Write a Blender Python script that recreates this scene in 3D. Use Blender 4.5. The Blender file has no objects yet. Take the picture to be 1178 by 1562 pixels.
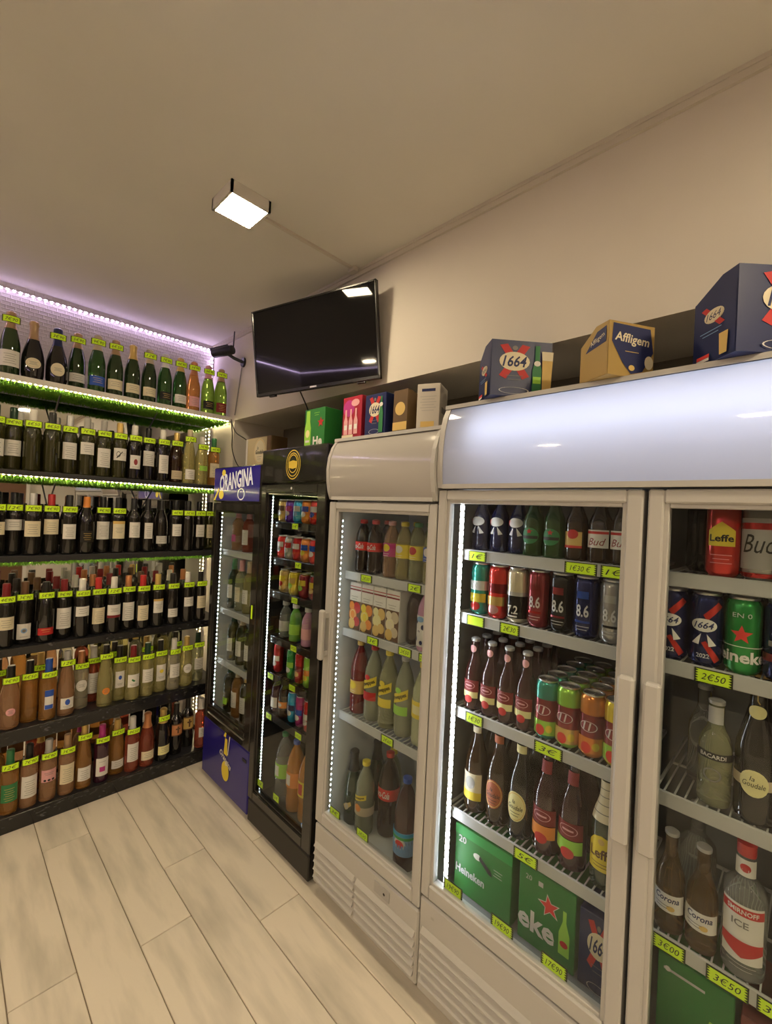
import bpy, math, random
from mathutils import Matrix, Vector
from mathutils.geometry import tessellate_polygon
random.seed(7)
S = bpy.context.scene
COL = S.collection

# ---------------------------------------------------------------- camera, world, exposure
cam_d = bpy.data.cameras.new('camera')
cam_d.sensor_fit = 'HORIZONTAL'
cam_d.sensor_width = 36.0
cam_d.lens = 20.49
cam_d.clip_start = 0.02
cam = bpy.data.objects.new('camera', cam_d)
COL.objects.link(cam)
YAW, PITCH, ROLL = 0.79616, 0.00244, 0.0463
_f = Vector((math.sin(YAW) * math.cos(PITCH), math.cos(YAW) * math.cos(PITCH), math.sin(PITCH)))
_r = Vector((math.cos(YAW), -math.sin(YAW), 0))
_u = _r.cross(_f)
_r2 = math.cos(ROLL) * _r + math.sin(ROLL) * _u
_u2 = -math.sin(ROLL) * _r + math.cos(ROLL) * _u
m = Matrix((_r2, _u2, -_f)).transposed().to_4x4()
m.translation = Vector((0, 0, 1.6))
cam.matrix_world = m
S.camera = cam

w = bpy.data.worlds.new('World')
S.world = w
w.use_nodes = True
w.node_tree.nodes['Background'].inputs[0].default_value = (1.0, 0.85, 0.65, 1)
w.node_tree.nodes['Background'].inputs[1].default_value = 0.02
S.view_settings.view_transform = 'Standard'
S.view_settings.look = 'None'
S.view_settings.exposure = 0.17
S.view_settings.gamma = 1.0
S.view_settings.use_curve_mapping = False
S.cycles.sample_clamp_indirect = 4.0
S.cycles.caustics_reflective = False
S.cycles.caustics_refractive = False
S.cycles.max_bounces = 10
S.cycles.transparent_max_bounces = 24
LAMP_E = 400.0
WARM = (1.0, 0.81, 0.53)

# ---------------------------------------------------------------- materials
MATS = {}


def mat(name, col=(.8, .8, .8), rough=.5, metal=0., trans=0., coat=0., emit=None, strength=0., ior=1.45, spec=.5):
    if name in MATS:
        return MATS[name]
    M = bpy.data.materials.new(name)
    M.use_nodes = True
    b = M.node_tree.nodes['Principled BSDF']
    b.inputs['Base Color'].default_value = (*col, 1)
    b.inputs['Roughness'].default_value = rough
    b.inputs['Metallic'].default_value = metal
    b.inputs['Transmission Weight'].default_value = trans
    b.inputs['Coat Weight'].default_value = coat
    b.inputs['Coat Roughness'].default_value = .05
    b.inputs['IOR'].default_value = ior
    b.inputs['Specular IOR Level'].default_value = spec
    if emit:
        b.inputs['Emission Color'].default_value = (*emit, 1)
        b.inputs['Emission Strength'].default_value = strength
    MATS[name] = M
    return M


def noise_mat(name, c1, c2, scale, rough, stretch=(1, 1, 1), bump=0., bump_scale=None, lo=.35, hi=.65, coat=0., detail=6):
    M = mat(name, c1, rough, coat=coat)
    nt = M.node_tree
    b = nt.nodes['Principled BSDF']
    tc = nt.nodes.new('ShaderNodeTexCoord')
    mp = nt.nodes.new('ShaderNodeMapping')
    mp.inputs['Scale'].default_value = stretch
    nz = nt.nodes.new('ShaderNodeTexNoise')
    nz.inputs['Scale'].default_value = scale
    nz.inputs['Detail'].default_value = detail
    cr = nt.nodes.new('ShaderNodeValToRGB')
    cr.color_ramp.elements[0].position = lo
    cr.color_ramp.elements[1].position = hi
    cr.color_ramp.elements[0].color = (*c1, 1)
    cr.color_ramp.elements[1].color = (*c2, 1)
    nt.links.new(tc.outputs['Object'], mp.inputs['Vector'])
    nt.links.new(mp.outputs['Vector'], nz.inputs['Vector'])
    nt.links.new(nz.outputs['Fac'], cr.inputs['Fac'])
    nt.links.new(cr.outputs['Color'], b.inputs['Base Color'])
    if bump:
        bn = nt.nodes.new('ShaderNodeBump')
        bn.inputs['Strength'].default_value = bump
        bn.inputs['Distance'].default_value = .01
        n2 = nt.nodes.new('ShaderNodeTexNoise')
        n2.inputs['Scale'].default_value = bump_scale or scale
        nt.links.new(mp.outputs['Vector'], n2.inputs['Vector'])
        nt.links.new(n2.outputs['Fac'], bn.inputs['Height'])
        nt.links.new(bn.outputs['Normal'], b.inputs['Normal'])
    return M


def glass_mat(name, tint, rough=0.0):
    M = bpy.data.materials.new(name)
    M.use_nodes = True
    nt = M.node_tree
    nt.nodes.clear()
    o = nt.nodes.new('ShaderNodeOutputMaterial')
    t = nt.nodes.new('ShaderNodeBsdfTransparent')
    t.inputs[0].default_value = (*tint, 1)
    g = nt.nodes.new('ShaderNodeBsdfGlossy')
    g.inputs['Roughness'].default_value = rough
    lw = nt.nodes.new('ShaderNodeLayerWeight')
    lw.inputs['Blend'].default_value = .5
    pw = nt.nodes.new('ShaderNodeMath')
    pw.operation = 'POWER'
    pw.inputs[1].default_value = 5.0
    fr = nt.nodes.new('ShaderNodeMath')
    fr.operation = 'MULTIPLY_ADD'
    fr.inputs[1].default_value = .97
    fr.inputs[2].default_value = .026
    nt.links.new(lw.outputs['Facing'], pw.inputs[0])
    nt.links.new(pw.outputs[0], fr.inputs[0])
    mx = nt.nodes.new('ShaderNodeMixShader')
    nt.links.new(fr.outputs[0], mx.inputs[0])
    nt.links.new(t.outputs[0], mx.inputs[1])
    nt.links.new(g.outputs[0], mx.inputs[2])
    nt.links.new(mx.outputs[0], o.inputs[0])
    MATS[name] = M
    return M


def led_mat(name, col, strength):
    return mat(name, col, .5, emit=col, strength=strength)


# room surfaces
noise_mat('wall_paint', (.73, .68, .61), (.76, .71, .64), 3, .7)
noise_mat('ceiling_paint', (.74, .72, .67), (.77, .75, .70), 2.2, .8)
noise_mat('niche_shade', (.17, .155, .135), (.19, .175, .15), 3, .7)  # shadow inside the recess, put into the wall colour
noise_mat('marble', (.010, .010, .012), (.20, .20, .21), 30, .2, (1, 2.2, 2.2), lo=.60, hi=.86, coat=.3)
noise_mat('plank', (.88, .80, .68), (.55, .51, .43), 4.0, .40, (3.4, .6, 1), lo=.44, hi=.80, detail=9)
mat('grout', (.30, .25, .19), .8)
mat('white_paint', (.78, .75, .70), .5)
mat('shelf_dark', (.03, .03, .035), .3)
mat('mirror', (.80, .82, .82), .015, 1.0)
mat('trim_paint', (.66, .61, .54), .6)
noise_mat('wall_dark', (.27, .24, .20), (.31, .27, .23), 3, .7)
mat('wood', (.16, .08, .04), .5)

# embossed wall covering
M = mat('embossed', (.72, .68, .66), .55)
nt = M.node_tree
tc = nt.nodes.new('ShaderNodeTexCoord')
mp = nt.nodes.new('ShaderNodeMapping')
mp.inputs['Rotation'].default_value = (math.radians(90), 0, 0)
wv = nt.nodes.new('ShaderNodeTexBrick')
wv.inputs['Scale'].default_value = 13
wv.inputs['Mortar Size'].default_value = .06
wv.inputs['Mortar Smooth'].default_value = 1.0
wv.inputs['Color1'].default_value = (1, 1, 1, 1)
wv.inputs['Color2'].default_value = (.8, .8, .8, 1)
wv.inputs['Mortar'].default_value = (0, 0, 0, 1)
bp = nt.nodes.new('ShaderNodeBump')
bp.inputs['Strength'].default_value = .35
bp.inputs['Distance'].default_value = .008
nt.links.new(tc.outputs['Object'], mp.inputs['Vector'])
nt.links.new(mp.outputs['Vector'], wv.inputs['Vector'])
nt.links.new(wv.outputs['Fac'], bp.inputs['Height'])
nt.links.new(bp.outputs['Normal'], nt.nodes['Principled BSDF'].inputs['Normal'])

# fridge
mat('fridge_white', (.50, .49, .47), .35, coat=.2)
mat('fridge_grey', (.42, .41, .40), .4)
mat('rail_grey', (.55, .56, .56), .35)
mat('wire_white', (.72, .73, .72), .35)
mat('wire_grey', (.45, .46, .46), .3, .6)
mat('liner_white', (.72, .75, .76), .4)
mat('liner_grey', (.20, .21, .22), .4)
mat('liner_black', (.018, .018, .018), .35)
mat('fridge_black', (.014, .013, .012), .22, coat=.4)
mat('plinth_black', (.022, .020, .018), .45)
mat('fridge_blue', (.018, .012, .22), .3, coat=.3)
mat('sign_blue', (.022, .012, .20), .25, coat=.3, emit=(.05, .03, .8), strength=.06)
mat('sign_white', (.9, .9, .92), .4, emit=(.9, .9, 1), strength=.18)
mat('sign_yellow', (.9, .7, .05), .4, emit=(1, .75, .1), strength=.2)
mat('gold_print', (.75, .52, .08), .35, .3, emit=(.9, .6, .05), strength=.12)
mat('gasket', (.06, .06, .06), .6)
mat('gasket_light', (.55, .57, .58), .5)
mat('steel', (.5, .5, .5), .3, 1.0)
glass_mat('pane', (.90, .92, .91))
# lit header: translucent sheet over fluorescent tubes
M = bpy.data.materials.new('lit_sheet')
M.use_nodes = True
nt = M.node_tree
nt.nodes.clear()
o = nt.nodes.new('ShaderNodeOutputMaterial')
tl = nt.nodes.new('ShaderNodeBsdfTranslucent')
tl.inputs[0].default_value = (.80, .84, .95, 1)
df = nt.nodes.new('ShaderNodeBsdfDiffuse')
df.inputs[0].default_value = (.55, .55, .58, 1)
gl = nt.nodes.new('ShaderNodeBsdfGlossy')
gl.inputs['Roughness'].default_value = .06
fr = nt.nodes.new('ShaderNodeFresnel')
m1 = nt.nodes.new('ShaderNodeMixShader')
m1.inputs[0].default_value = .45
m2 = nt.nodes.new('ShaderNodeMixShader')
nt.links.new(tl.outputs[0], m1.inputs[1])
nt.links.new(df.outputs[0], m1.inputs[2])
nt.links.new(fr.outputs[0], m2.inputs[0])
nt.links.new(m1.outputs[0], m2.inputs[1])
nt.links.new(gl.outputs[0], m2.inputs[2])
nt.links.new(m2.outputs[0], o.inputs[0])
MATS['lit_sheet'] = M
led_mat('tube_light', (.80, .84, 1.0), 6.0)

led_mat('led_warm', (1.0, .78, .44), 75)
led_mat('led_purple', (.82, .62, 1.0), 60)
led_mat('led_cold', (.88, .92, 1.0), 60)
led_mat('led_cool_soft', (.85, .95, 1.0), 30)
mat('led_tape', (.8, .78, .72), .5)
led_mat('lamp_diffuser', WARM, LAMP_E)
led_mat('lamp_diffuser_soft', WARM, LAMP_E * .36)
mat('lamp_housing', (.75, .72, .66), .5)

# electronics
mat('tv_black', (.008, .008, .009), .18, coat=.3)
mat('tv_screen', (.003, .003, .004), .04, spec=.4)
mat('tv_logo', (.7, .7, .7), .3, .8)
mat('plastic_black', (.015, .016, .022), .4)
mat('cable', (.02, .018, .016), .6)
mat('cable_grey', (.25, .24, .23), .5)

# glass and drinks
GL = dict(
    champ=((.022, .055, .012), .35), green=((.03, .12, .02), .5), brightgreen=((.30, .58, .05), .85), olive=((.055, .055, .014), .4),
    black=((.010, .009, .008), 0.), amber=((.78, .38, .10), .74), rose=((.90, .50, .26), .74), redrose=((.66, .14, .08), .72),
    yellow=((.90, .82, .34), .74), pale=((.92, .87, .66), .78), orange=((.90, .38, .08), .72), purple=((.06, .01, .03), .3),
    corona=((.42, .24, .08), .85), brown=((.032, .013, .004), .2), clear=((.90, .92, .90), .95), cola=((.018, .006, .004), 0.), lemon=((.70, .72, .40), .72),
    cloudy=((.66, .70, .50), .66), juicer=((.22, .012, .015), .3), fanta=((.85, .33, .02), .45), limegreen=((.25, .75, .10), .5),
    pinkmilk=((.70, .35, .55), .2), waterclear=((.80, .84, .82), .8), lemonade=((.78, .84, .52), .45), palegreen=((.80, .83, .52), .76),
    redberry=((.055, .008, .010), .35), darkgreen=((.012, .035, .015), .1), darkblue=((.008, .010, .05), .1))
for k, (c, t) in GL.items():
    mat('glass_' + k, c, .05 if t < .2 else .02, trans=t, ior=1.5 if t < .65 else 1.4, spec=.8 if t < .65 else .5, coat=.25 if 0 < t < .8 else 0)
PC = dict(
    white=(.82, .80, .76), cream=(.80, .72, .52), beige=(.62, .52, .36), tan=(.50, .33, .18), gold=(.72, .50, .16), black=(.012, .012, .012),
    navy=(.012, .02, .10), blue=(.03, .10, .50), red=(.55, .03, .03), darkred=(.22, .015, .02), pink=(.78, .40, .42), silver=(.6, .6, .6),
    green=(.04, .22, .08), darkgreen=(.015, .06, .03), copper=(.65, .28, .12), orange=(.80, .28, .05), magenta=(.50, .04, .25),
    grey=(.42, .41, .39), brown=(.14, .07, .035), yellow=(.85, .68, .06), teal=(.03, .32, .24), lime=(.35, .70, .08), cyan=(.04, .42, .72),
    purple=(.15, .04, .40), cangreen=(.03, .34, .07), ink=(.02, .02, .02), inkgrey=(.22, .21, .2), lightblue=(.25, .45, .75), paleyellow=(.85, .80, .40),
    rust=(.45, .12, .05), maroon=(.28, .03, .04), brightred=(.75, .05, .04))
for k, c in PC.items():
    mat('paper_' + k, c, .55)
for k in ('white', 'tan', 'gold', 'black', 'navy', 'red', 'silver', 'green', 'copper', 'orange', 'magenta', 'grey', 'brown', 'blue', 'cream', 'pink', 'darkred', 'darkgreen', 'yellow', 'beige'):
    mat('cap_' + k, PC[k], .32, .35 if k in ('gold', 'silver', 'copper', 'tan') else .0, coat=.2)
for k in PC:
    mat('can_' + k, PC[k], .20, .60, coat=.3)
mat('can_lid', (.65, .65, .66), .28, 1.0)
mat('neon', (.62, .86, .02), .5, emit=(.62, .90, .02), strength=.10)
mat('tag_black', (.02, .022, .01), .6)
noise_mat('grass', (.09, .30, .02), (.26, .55, .05), 30, .6)


# ---------------------------------------------------------------- mesh helpers
class MB:
    """collects geometry for one mesh; each face carries a material name"""

    def __init__(self):
        self.v, self.f, self.m, self.mats, self.smooth = [], [], [], [], []

    def mi(self, name):
        if name not in self.mats:
            self.mats.append(name)
        return self.mats.index(name)

    def add(self, vs, fs, material, smooth=False):
        o = len(self.v)
        k = self.mi(material)
        self.v += [tuple(p) for p in vs]
        for f in fs:
            self.f.append(tuple(i + o for i in f))
            self.m.append(k)
            self.smooth.append(smooth)
        return self

    def box(self, x0, x1, y0, y1, z0, z1, material):
        vs = [(x0, y0, z0), (x1, y0, z0), (x1, y1, z0), (x0, y1, z0), (x0, y0, z1), (x1, y0, z1), (x1, y1, z1), (x0, y1, z1)]
        return self.add(vs, [(0, 3, 2, 1), (4, 5, 6, 7), (0, 1, 5, 4), (1, 2, 6, 5), (2, 3, 7, 6), (3, 0, 4, 7)], material)

    def bbox(self, x0, x1, y0, y1, z0, z1, material, b=.004):
        """box with chamfered edges"""
        X, Y, Z = (x0, x1), (y0, y1), (z0, z1)
        vs = []
        idx = {}
        for i in (0, 1):
            for j in (0, 1):
                for k in (0, 1):
                    sx, sy, sz = (1, -1)[i], (1, -1)[j], (1, -1)[k]
                    for a in range(3):
                        p = [X[i] + sx * b, Y[j] + sy * b, Z[k] + sz * b]
                        p[a] = (X[i], Y[j], Z[k])[a]
                        idx[(i, j, k, a)] = len(vs)
                        vs.append(p)
        fs = []
        for a in range(3):
            for s in (0, 1):
                q = []
                for (u, v) in ((0, 0), (1, 0), (1, 1), (0, 1)):
                    c = [0, 0, 0]
                    c[a] = s
                    c[(a + 1) % 3] = u
                    c[(a + 2) % 3] = v
                    q.append(idx[(*c, a)])
                fs.append(tuple(q) if s else tuple(q[::-1]))
        for a in range(3):
            b1, b2 = (a + 1) % 3, (a + 2) % 3
            for u in (0, 1):
                for v in (0, 1):
                    c0 = [0, 0, 0]
                    c0[b1], c0[b2] = u, v
                    c1 = list(c0)
                    c1[a] = 1
                    q = [idx[(*c0, b1)], idx[(*c1, b1)], idx[(*c1, b2)], idx[(*c0, b2)]]
                    fs.append(tuple(q))
        for i in (0, 1):
            for j in (0, 1):
                for k in (0, 1):
                    fs.append((idx[(i, j, k, 0)], idx[(i, j, k, 1)], idx[(i, j, k, 2)]))
        return self.add(vs, fs, material)

    def prism(self, pts, axis, a0, a1, material, smooth=False):
        """2D polygon extruded along an axis: pts are the two other coordinates in cyclic order"""
        n = len(pts)

        def mk(p, a):
            return {'x': (a, p[0], p[1]), 'y': (p[0], a, p[1]), 'z': (p[0], p[1], a)}[axis]
        vs = [mk(p, a0) for p in pts] + [mk(p, a1) for p in pts]
        fs = [(i, (i + 1) % n, (i + 1) % n + n, i + n) for i in range(n)]
        fs += [tuple(range(n))[::-1], tuple(range(n, 2 * n))]
        return self.add(vs, fs, material, smooth)

    def lathe(self, prof, material, n=20, c=(0, 0), z=0, smooth=True, closed=True):
        vs, fs = [], []
        for r, h in prof:
            for k in range(n):
                a = 2 * math.pi * k / n
                vs.append((c[0] + r * math.cos(a), c[1] + r * math.sin(a), z + h))
        for i in range(len(prof) - 1):
            for k in range(n):
                k2 = (k + 1) % n
                fs.append((i * n + k, i * n + k2, (i + 1) * n + k2, (i + 1) * n + k))
        if closed:
            if prof[0][0] > 0:
                fs.append(tuple(range(n))[::-1])
            if prof[-1][0] > 0:
                fs.append(tuple((len(prof) - 1) * n + k for k in range(n)))
        return self.add(vs, fs, material, smooth)

    def tube(self, pts, r, material, n=8):
        pts = [Vector(p) for p in pts]
        vs, fs = [], []
        for i, p in enumerate(pts):
            d = (pts[min(i + 1, len(pts) - 1)] - pts[max(i - 1, 0)]).normalized()
            a = d.cross(Vector((0, 0, 1)))
            if a.length < .05:
                a = d.cross(Vector((0, 1, 0)))
            a.normalize()
            b = d.cross(a)
            for k in range(n):
                t = 2 * math.pi * k / n
                vs.append(p + r * (math.cos(t) * a + math.sin(t) * b))
        for i in range(len(pts) - 1):
            for k in range(n):
                k2 = (k + 1) % n
                fs.append((i * n + k, i * n + k2, (i + 1) * n + k2, (i + 1) * n + k))
        fs += [tuple(range(n)), tuple((len(pts) - 1) * n + k for k in range(n))]
        return self.add(vs, fs, material, True)

    def mesh(self, name, off=(0, 0, 0)):
        me = bpy.data.meshes.new(name)
        me.from_pydata([(a - off[0], b - off[1], c - off[2]) for a, b, c in self.v], [], self.f)
        for k in self.mats:
            me.materials.append(MATS[k])
        me.polygons.foreach_set('material_index', self.m)
        me.polygons.foreach_set('use_smooth', self.smooth)
        me.update()
        if any(self.smooth) and hasattr(me, 'set_sharp_from_angle'):
            me.set_sharp_from_angle(angle=math.radians(42))
        return me


LABELS = {}


def tag(o, label, cat, group=None, kind=None):
    n = len(label.split())
    if not 4 <= n <= 16 or (label in LABELS and not (group and LABELS[label] == group)):
        print('BADLABEL', n, label)
    LABELS[label] = group
    o['label'] = label
    o['category'] = cat
    if group:
        o['group'] = group
    if kind:
        o['kind'] = kind
    return o


def link(name, data, parent=None, loc=(0, 0, 0), rot=(0, 0, 0), scale=None):
    o = bpy.data.objects.new(name, data)
    COL.objects.link(o)
    o.location = loc
    o.rotation_euler = rot
    if scale:
        o.scale = scale
    if parent:
        o.parent = parent
    return o


def thing(name, label, cat, loc=(0, 0, 0), rot=(0, 0, 0), group=None):
    return tag(link(name, None, None, loc, rot), label, cat, group)


def single(name, mb, label, cat, loc=(0, 0, 0), group=None, kind=None):
    """a thing that is one mesh, geometry in world coordinates"""
    return tag(link(name, mb.mesh(name, loc), None, loc), label, cat, group, kind)


def part(name, mb, root, origin=None, label=None):
    """a part given in world coordinates under an unrotated root"""
    off = tuple(root.location) if origin is None else origin
    o = link(name, mb.mesh(name, off), root)
    if label:
        o['label'] = label
    return o


def struct(name, mb, parent=None):
    o = link(name, mb.mesh(name), parent)
    if parent is None:
        o['kind'] = 'structure'
    return o


ORD = ['first', 'second', 'third', 'fourth', 'fifth', 'sixth', 'seventh', 'eighth', 'ninth', 'tenth', 'eleventh', 'twelfth', 'thirteenth', 'fourteenth', 'fifteenth', 'sixteenth']

# ---------------------------------------------------------------- flat print: text, shapes, bent onto surfaces
_TX = {}


def text_geo(s, shear=0., bold=0.):
    key = (s, shear, bold)
    if key not in _TX:
        cu = bpy.data.curves.new('lettering', 'FONT')
        cu.body = s
        cu.align_x = 'CENTER'
        cu.align_y = 'CENTER'
        cu.resolution_u = 2
        cu.shear = shear
        cu.offset = bold
        cu.dimensions = '2D'
        cu.fill_mode = 'FRONT'
        ob = bpy.data.objects.new('lettering', cu)
        me = bpy.data.meshes.new_from_object(ob)
        vs = [(v.co.x, v.co.y) for v in me.vertices]
        fs = [tuple(p.vertices) for p in me.polygons]
        bpy.data.meshes.remove(me)
        bpy.data.objects.remove(ob)
        bpy.data.curves.remove(cu)
        xs = [p[0] for p in vs] or [0]
        ys = [p[1] for p in vs] or [0]
        cx, cy = (min(xs) + max(xs)) / 2, (min(ys) + max(ys)) / 2
        h = max(ys) - min(ys) or 1
        vs = [((x - cx) / h, (y - cy) / h) for x, y in vs]
        wd = (max(xs) - min(xs)) / h
        _TX[key] = (vs, fs, wd)
    return _TX[key]


def tess(vs, fs, lim=.005):
    """triangles whose extent along u stays short enough to bend"""
    out = []
    for f in fs:
        if len(f) <= 4:
            tris = [(f[0], f[i], f[i + 1]) for i in range(1, len(f) - 1)]
        else:
            tris = [tuple(f[i] for i in t) for t in tessellate_polygon([[Vector((vs[i][0], vs[i][1], 0)) for i in f]])]
        st = [tuple(vs[i] for i in t) for t in tris]
        while st:
            t = st.pop()
            e = [abs(t[i][0] - t[(i + 1) % 3][0]) for i in range(3)]
            k = e.index(max(e))
            if e[k] <= lim:
                out.append(t)
                continue
            a, b, c = t[k], t[(k + 1) % 3], t[(k + 2) % 3]
            m_ = ((a[0] + b[0]) / 2, (a[1] + b[1]) / 2)
            st += [(a, m_, c), (m_, b, c)]
    ix, nv, nf = {}, [], []
    for t in out:
        q = []
        for p in t:
            kk = (round(p[0], 6), round(p[1], 6))
            if kk not in ix:
                ix[kk] = len(nv)
                nv.append(p)
            q.append(ix[kk])
        if len(set(q)) == 3:
            nf.append(tuple(q))
    return nv, nf


class Flat:
    """flat print in (u, v) with rising layers"""

    def __init__(self):
        self.items, self.layer = [], 0

    def _add(self, vs, fs, m):
        self.layer += 1
        self.items.append((vs, fs, m, self.layer))
        return self

    def rect(self, u, v, w, h, m, nu=8, nv=1):
        vs = [(u - w / 2 + w * i / nu, v - h / 2 + h * j / nv) for j in range(nv + 1) for i in range(nu + 1)]
        fs = [(j * (nu + 1) + i, j * (nu + 1) + i + 1, (j + 1) * (nu + 1) + i + 1, (j + 1) * (nu + 1) + i) for j in range(nv) for i in range(nu)]
        return self._add(vs, fs, m)

    def quad(self, pts, m):
        return self._add(list(pts), [tuple(range(len(pts)))], m)

    def oval(self, u, v, w, h, m, n=20, inner=0.):
        rings = [inner, .5 + inner / 2, 1.] if inner else [.0, .5, 1.]
        vs, fs = [], []
        for r in rings:
            for k in range(n):
                a = 2 * math.pi * k / n
                vs.append((u + r * w / 2 * math.cos(a), v + r * h / 2 * math.sin(a)))
        for i in range(2):
            for k in range(n):
                k2 = (k + 1) % n
                if i == 0 and not inner:
                    if k == 0:
                        vs.append((u, v))
                    fs.append((len(vs) - 1, n + k, n + k2))
                else:
                    fs.append((i * n + k, (i + 1) * n + k, (i + 1) * n + k2, i * n + k2))
        if not inner:
            vs[:n] = [(u, v)] * n
        return self._add(vs, fs, m)

    def star(self, u, v, r, m, rot=0.):
        vs = [(u, v)]
        for k in range(10):
            a = math.pi / 2 + rot + k * math.pi / 5
            q = r if k % 2 == 0 else r * .42
            vs.append((u + q * math.cos(a), v + q * math.sin(a)))
        return self._add(vs, [(0, k + 1, (k + 1) % 10 + 1) for k in range(10)], m)

    def text(self, s, u, v, h, m, shear=0., bold=0., width=None, rot=0., hs=1.):
        vs, fs, wd = text_geo(s, shear, bold)
        sx = h * hs if width is None else width / wd
        c, sn = math.cos(rot), math.sin(rot)
        return self._add([(u + x * sx * c - y * h * sn, v + x * sx * sn + y * h * c) for x, y in vs], fs, m)

    def lines(self, u, v, w, n, gap, m, th=.0016):
        for k in range(n):
            ww = w * (1 - .25 * (k % 2))
            self.rect(u, v - k * gap, ww, th, m, 4)
        return self

    def bent(self, rad, eps=.00035):
        """onto a body of revolution: rad(v) gives the radius; the front faces -Y"""
        mb = MB()
        for vs, fs, m, L in self.items:
            vs, fs = tess(vs, fs)
            out = []
            for u, v in vs:
                r0 = rad(v)
                r = r0 + .0006 + L * eps
                a = u / max(r0, .004)
                out.append((r * math.sin(a), -r * math.cos(a), v))
            mb.add(out, fs, m, True)
        return mb

    def flat(self, eps=.0004, base=.0006):
        """in the XZ plane, facing -Y"""
        mb = MB()
        for vs, fs, m, L in self.items:
            if any(len(q) > 4 for q in fs):
                vs, fs = tess(vs, fs, 9.)
            mb.add([(u, -(base + L * eps), v) for u, v in vs], fs, m)
        return mb


_TAGS = {}


def tag_mesh(s, w=.075, h=.030, bend=0.):
    key = (s, w, h, bend)
    if key not in _TAGS:
        f = Flat()
        f.rect(0, 0, w + .004, h + .004, 'tag_black')
        n = 5
        pts = [(-w / 2 + (.006 if k % 2 else 0), -h / 2 + h * k / (2 * n)) for k in range(2 * n + 1)]
        left = pts
        right = [(-x, y) for x, y in pts][::-1]
        L, R = left, right[::-1]
        vs = L + [(-w / 4, y) for _, y in L] + [(w / 4, y) for _, y in L] + R
        k = len(L)
        fs = [(c * k + i, (c + 1) * k + i, (c + 1) * k + i + 1, c * k + i + 1) for c in range(3) for i in range(k - 1)]
        f._add(vs, fs, 'neon')
        if s:
            f.text(s, 0, 0, h * .55, 'paper_ink', shear=.25, width=w * .68)
        if bend:
            mb = MB()
            for vs, fs, m, Ly in f.items:
                vs, fs = tess(vs, fs, .008)
                out = []
                for u, v in vs:
                    a = u / bend
                    r = bend + Ly * .0004
                    out.append((r * math.sin(a), bend - r * math.cos(a), v))
                mb.add(out, fs, m, True)
        else:
            mb = f.flat()
            mb.box(-w / 2 - .002, w / 2 + .002, 0, .0009, -h / 2 - .002, h / 2 + .002, 'tag_black')
        _TAGS[key] = mb.mesh('price_tag')
    return _TAGS[key]

# ---------------------------------------------------------------- room
XL, XR, XN, YB, YR, ZC = -2.6, 1.30, 1.66, 3.0, -3.2, 2.69
NICHE_Y, SOFFIT = 2.65, 2.143
floor = struct('floor', MB().box(XL, XN, YR, YB, -.06, -.006, 'grout'))
PW, SEAM = .181, .386
joints = {-1: 1.74, 0: 2.446, 1: 1.69, 2: 1.99, 3: 1.49}
plank_cache = {}
k0 = int(math.floor((XL - SEAM) / PW))
k = k0
while SEAM + k * PW < XN:
    x0, x1 = max(XL, SEAM + k * PW), min(XN, SEAM + (k + 1) * PW)
    j = joints.get(k, (k * .47) % 1.2)
    y = j - 1.2 * math.ceil((j - YR) / 1.2)
    while y < YB:
        a, b = max(YR, y), min(YB, y + 1.2)
        if b - a > .02 and x1 - x0 > .02:
            g = .0018
            mb = MB().bbox(-(x1 - x0) / 2 + g, (x1 - x0) / 2 - g, -(b - a) / 2 + g, (b - a) / 2 - g, -.012, 0, 'plank', .0015)
            key = (round(x1 - x0, 3), round(b - a, 3), len(plank_cache))
            link('plank', mb.mesh('plank'), floor, ((x0 + x1) / 2, (a + b) / 2, 0))
            plank_cache[key] = 1
        y += 1.2
    k += 1
# every plank takes its own patch of the grain
nt = MATS['plank'].node_tree
oi = nt.nodes.new('ShaderNodeObjectInfo')
ad = nt.nodes.new('ShaderNodeVectorMath')
ad.operation = 'MULTIPLY_ADD'
ad.inputs[1].default_value = (37, 53, 11)
mpn = [n for n in nt.nodes if n.type == 'MAPPING'][0]
tcn = [n for n in nt.nodes if n.type == 'TEX_COORD'][0]
nt.links.new(oi.outputs['Random'], ad.inputs[0])
nt.links.new(tcn.outputs['Object'], ad.inputs[2])
nt.links.new(ad.outputs[0], mpn.inputs['Vector'])

struct('ceiling', MB().box(XL, XN + .2, YR, YB, ZC, ZC + .08, 'ceiling_paint'))
struct('wall_back', MB().box(XL, XR + .6, YB, YB + .1, 0, ZC, 'embossed'))
struct('wall_left', MB().box(XL - .1, XL, YR, YB, 0, ZC, 'wall_dark'))
struct('wall_rear', MB().box(XL, XN + .2, YR - .1, YR, 0, ZC, 'wall_paint'))
# right wall: a bulkhead over a recess that takes the fridges, and a full-height pier at the back corner
wr = struct('wall_right', MB().box(XR, XN + .2, YR, NICHE_Y, SOFFIT, ZC, 'wall_paint').box(XR, XN + .2, NICHE_Y, YB, 0, ZC, 'wall_paint'))
struct('wall_niche', MB().box(XN, XN + .2, YR, NICHE_Y, 0, SOFFIT, 'niche_shade'))
struct('trim_1', MB().box(XR - .010, XR, YR, YB, ZC - .030, ZC, 'trim_paint').box(XR - .014, XR, YR, YB, ZC - .012, ZC, 'trim_paint'))
struct('door_1', MB().box(.1, 1.0, YR, YR + .05, 0, 2.05, 'wood').box(.05, .1, YR, YR + .07, 0, 2.1, 'white_paint').box(1.0, 1.05, YR, YR + .07, 0, 2.1, 'white_paint').box(.05, 1.05, YR, YR + .07, 2.05, 2.1, 'white_paint'))

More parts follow.
